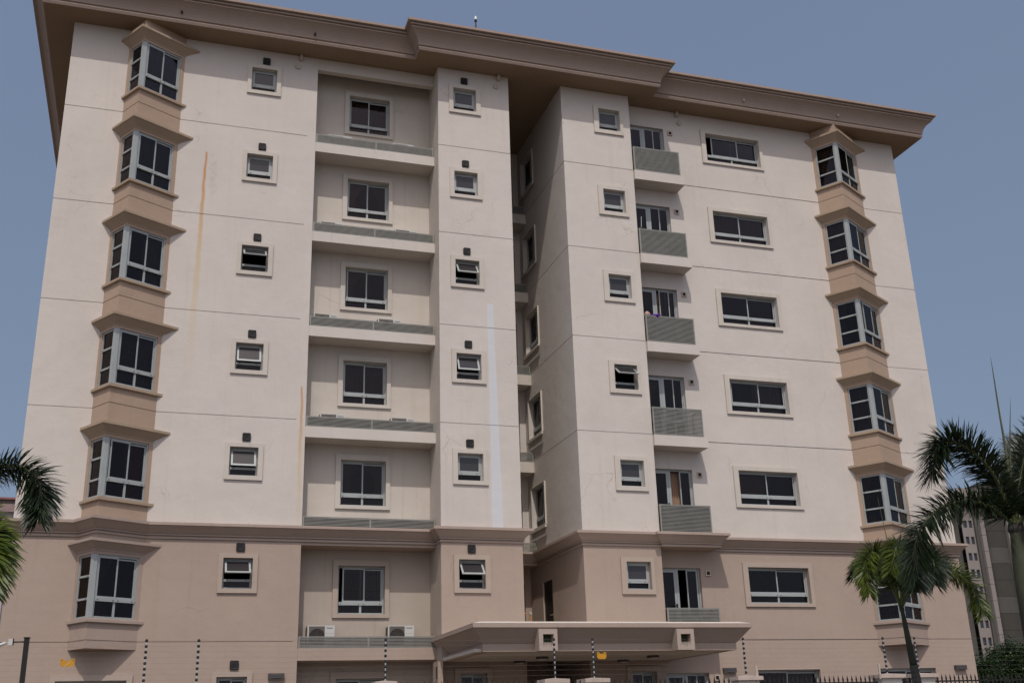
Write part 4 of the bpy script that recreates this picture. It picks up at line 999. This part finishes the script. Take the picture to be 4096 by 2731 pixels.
mb = MB(); mb.box(tx(115.2), tx(115.55), TY-1.0, TY+.19, GROUND, tz(23.4)); tpart('pier', mb, 'conc_light')
# light panelled strip with paired windows
fl = [27.0-2.155*i for i in range(12)]
wall = MB(); x0, x1 = tx(105.31), tx(107.21); cols = [(tx(105.66), tx(106.22)), (tx(106.50), tx(107.04))]
hl = []
for q in range(1, 12):
    zt_ = 9.71+2.155*(8-q)
    if tz(zt_-.97) < GROUND+1: continue
    for a, b in cols: hl.append((a-x0, b-x0, tz(zt_-.97), tz(zt_)))
wall_face(wall, (x0, TY), (x1, TY), GROUND, tz(27.0), holes=hl, reveal=.35); tpart('wall', wall, 'conc_light')
wm = {}
for a, b, z0, z1 in hl:
    k = round(b-a, 2)
    if k not in wm:
        q = MB(); rect_ring(q, 0, b-a, 0, z1-z0, .06, .25, .31); wm[k] = (q.mesh('window', 'navy'),)
        q = MB(); q.box(.06, b-a-.06, .27, .29, .06, z1-z0-.06); wm[k] += (q.mesh('pane', 'blue_glass'),)
    o = put('window', wm[k][0], tb, Vector((x0+a, TY, z0))-TO); put('pane', wm[k][1], o)
# curtain wall: each pane its own
gx0, gx1 = tx(112.25), tx(114.19); cw = (gx1-gx0)/4
mb = MB(); 
for i in range(5): mb.box(gx0+cw*i-.05, gx0+cw*i+.05, TY-.35, TY-.15, GROUND, tz(22.94))
for i in range(11):
    z = tz(20.70-2.13*(i-1)); 
    if z > GROUND+1: mb.box(gx0, gx1, TY-.40, TY-.36, z-.35, z+.35); mb.box(gx0, gx1, TY-.34, TY-.16, z+1.65, z+1.72)
tpart('mullion_grid', mb, 'navy')
pm = MB(); pm.box(0, cw-.1, 0, .04, 0, 1.30); pm = pm.mesh('pane', 'blue_glass')
for i in range(11):
    z = tz(20.70-2.13*(i-1))
    if z < GROUND+1: continue
    for j in range(4):
        for dz in (.35, 1.72):
            if z+dz+1.3 < tz(22.96): put('pane', pm, tb, Vector((gx0+cw*j+.05, TY-.28, z+dz))-TO)
mb = MB(); mb.box(gx0, gx1, TY-.1, TY+.1, GROUND, tz(22.9)); tpart('core', mb, 'navy')
# low house behind the left palm
e = empty('distant_house', (-8, 30, GROUND), 'pale house with a dull red roof edge glimpsed behind the left palm', 'house')
mb = MB(); mb.box(-5, 4.50, 0, 8, 0, 13.0); put('wall', mb.mesh('wall', plain('house_wall', (.40, .36, .36), .9, var=.1)), e)
mb = MB(); mb.box(-5.2, 4.62, -.2, 8.2, 13.0, 13.4); put('roof', mb.mesh('roof', plain('dull_pink_roof', (.24, .17, .16), .8, var=.2)), e)
mb = MB(); mb.box(-5.3, 4.70, -.3, 8.3, 13.62, 13.72); put('ridge_coping', mb.mesh('ridge_coping', plain('dull_red_coping', (.22, .09, .08), .8, var=.2)), e)
mb = MB(); mb.box(-5.1, 4.55, -.1, 8.1, 13.405, 13.615); put('parapet', mb.mesh('parapet', 'conc_light'), e)
# overhead wires in front of the tower
for i, (z0, z1) in enumerate(((2.2, 5.2), (1.0, 3.9), (.1, 1.0))):
    mb = MB(); mb.tube([(31+12*t, 20, z0+(z1-z0)*t-.8*math.sin(math.pi*t)) for t in [j/12 for j in range(13)]], .016, 5)
    o = put('power_line', mb.mesh('power_line', 'wire', False, (37, 20, z0))); o.location = (37, 20, z0)
    tag(o, ['uppermost thin overhead wire rising across the grey tower', 'middle thin overhead wire rising across the grey tower', 'lowest, nearly level overhead wire across the grey tower'][i], 'overhead wire', 'overhead wires')
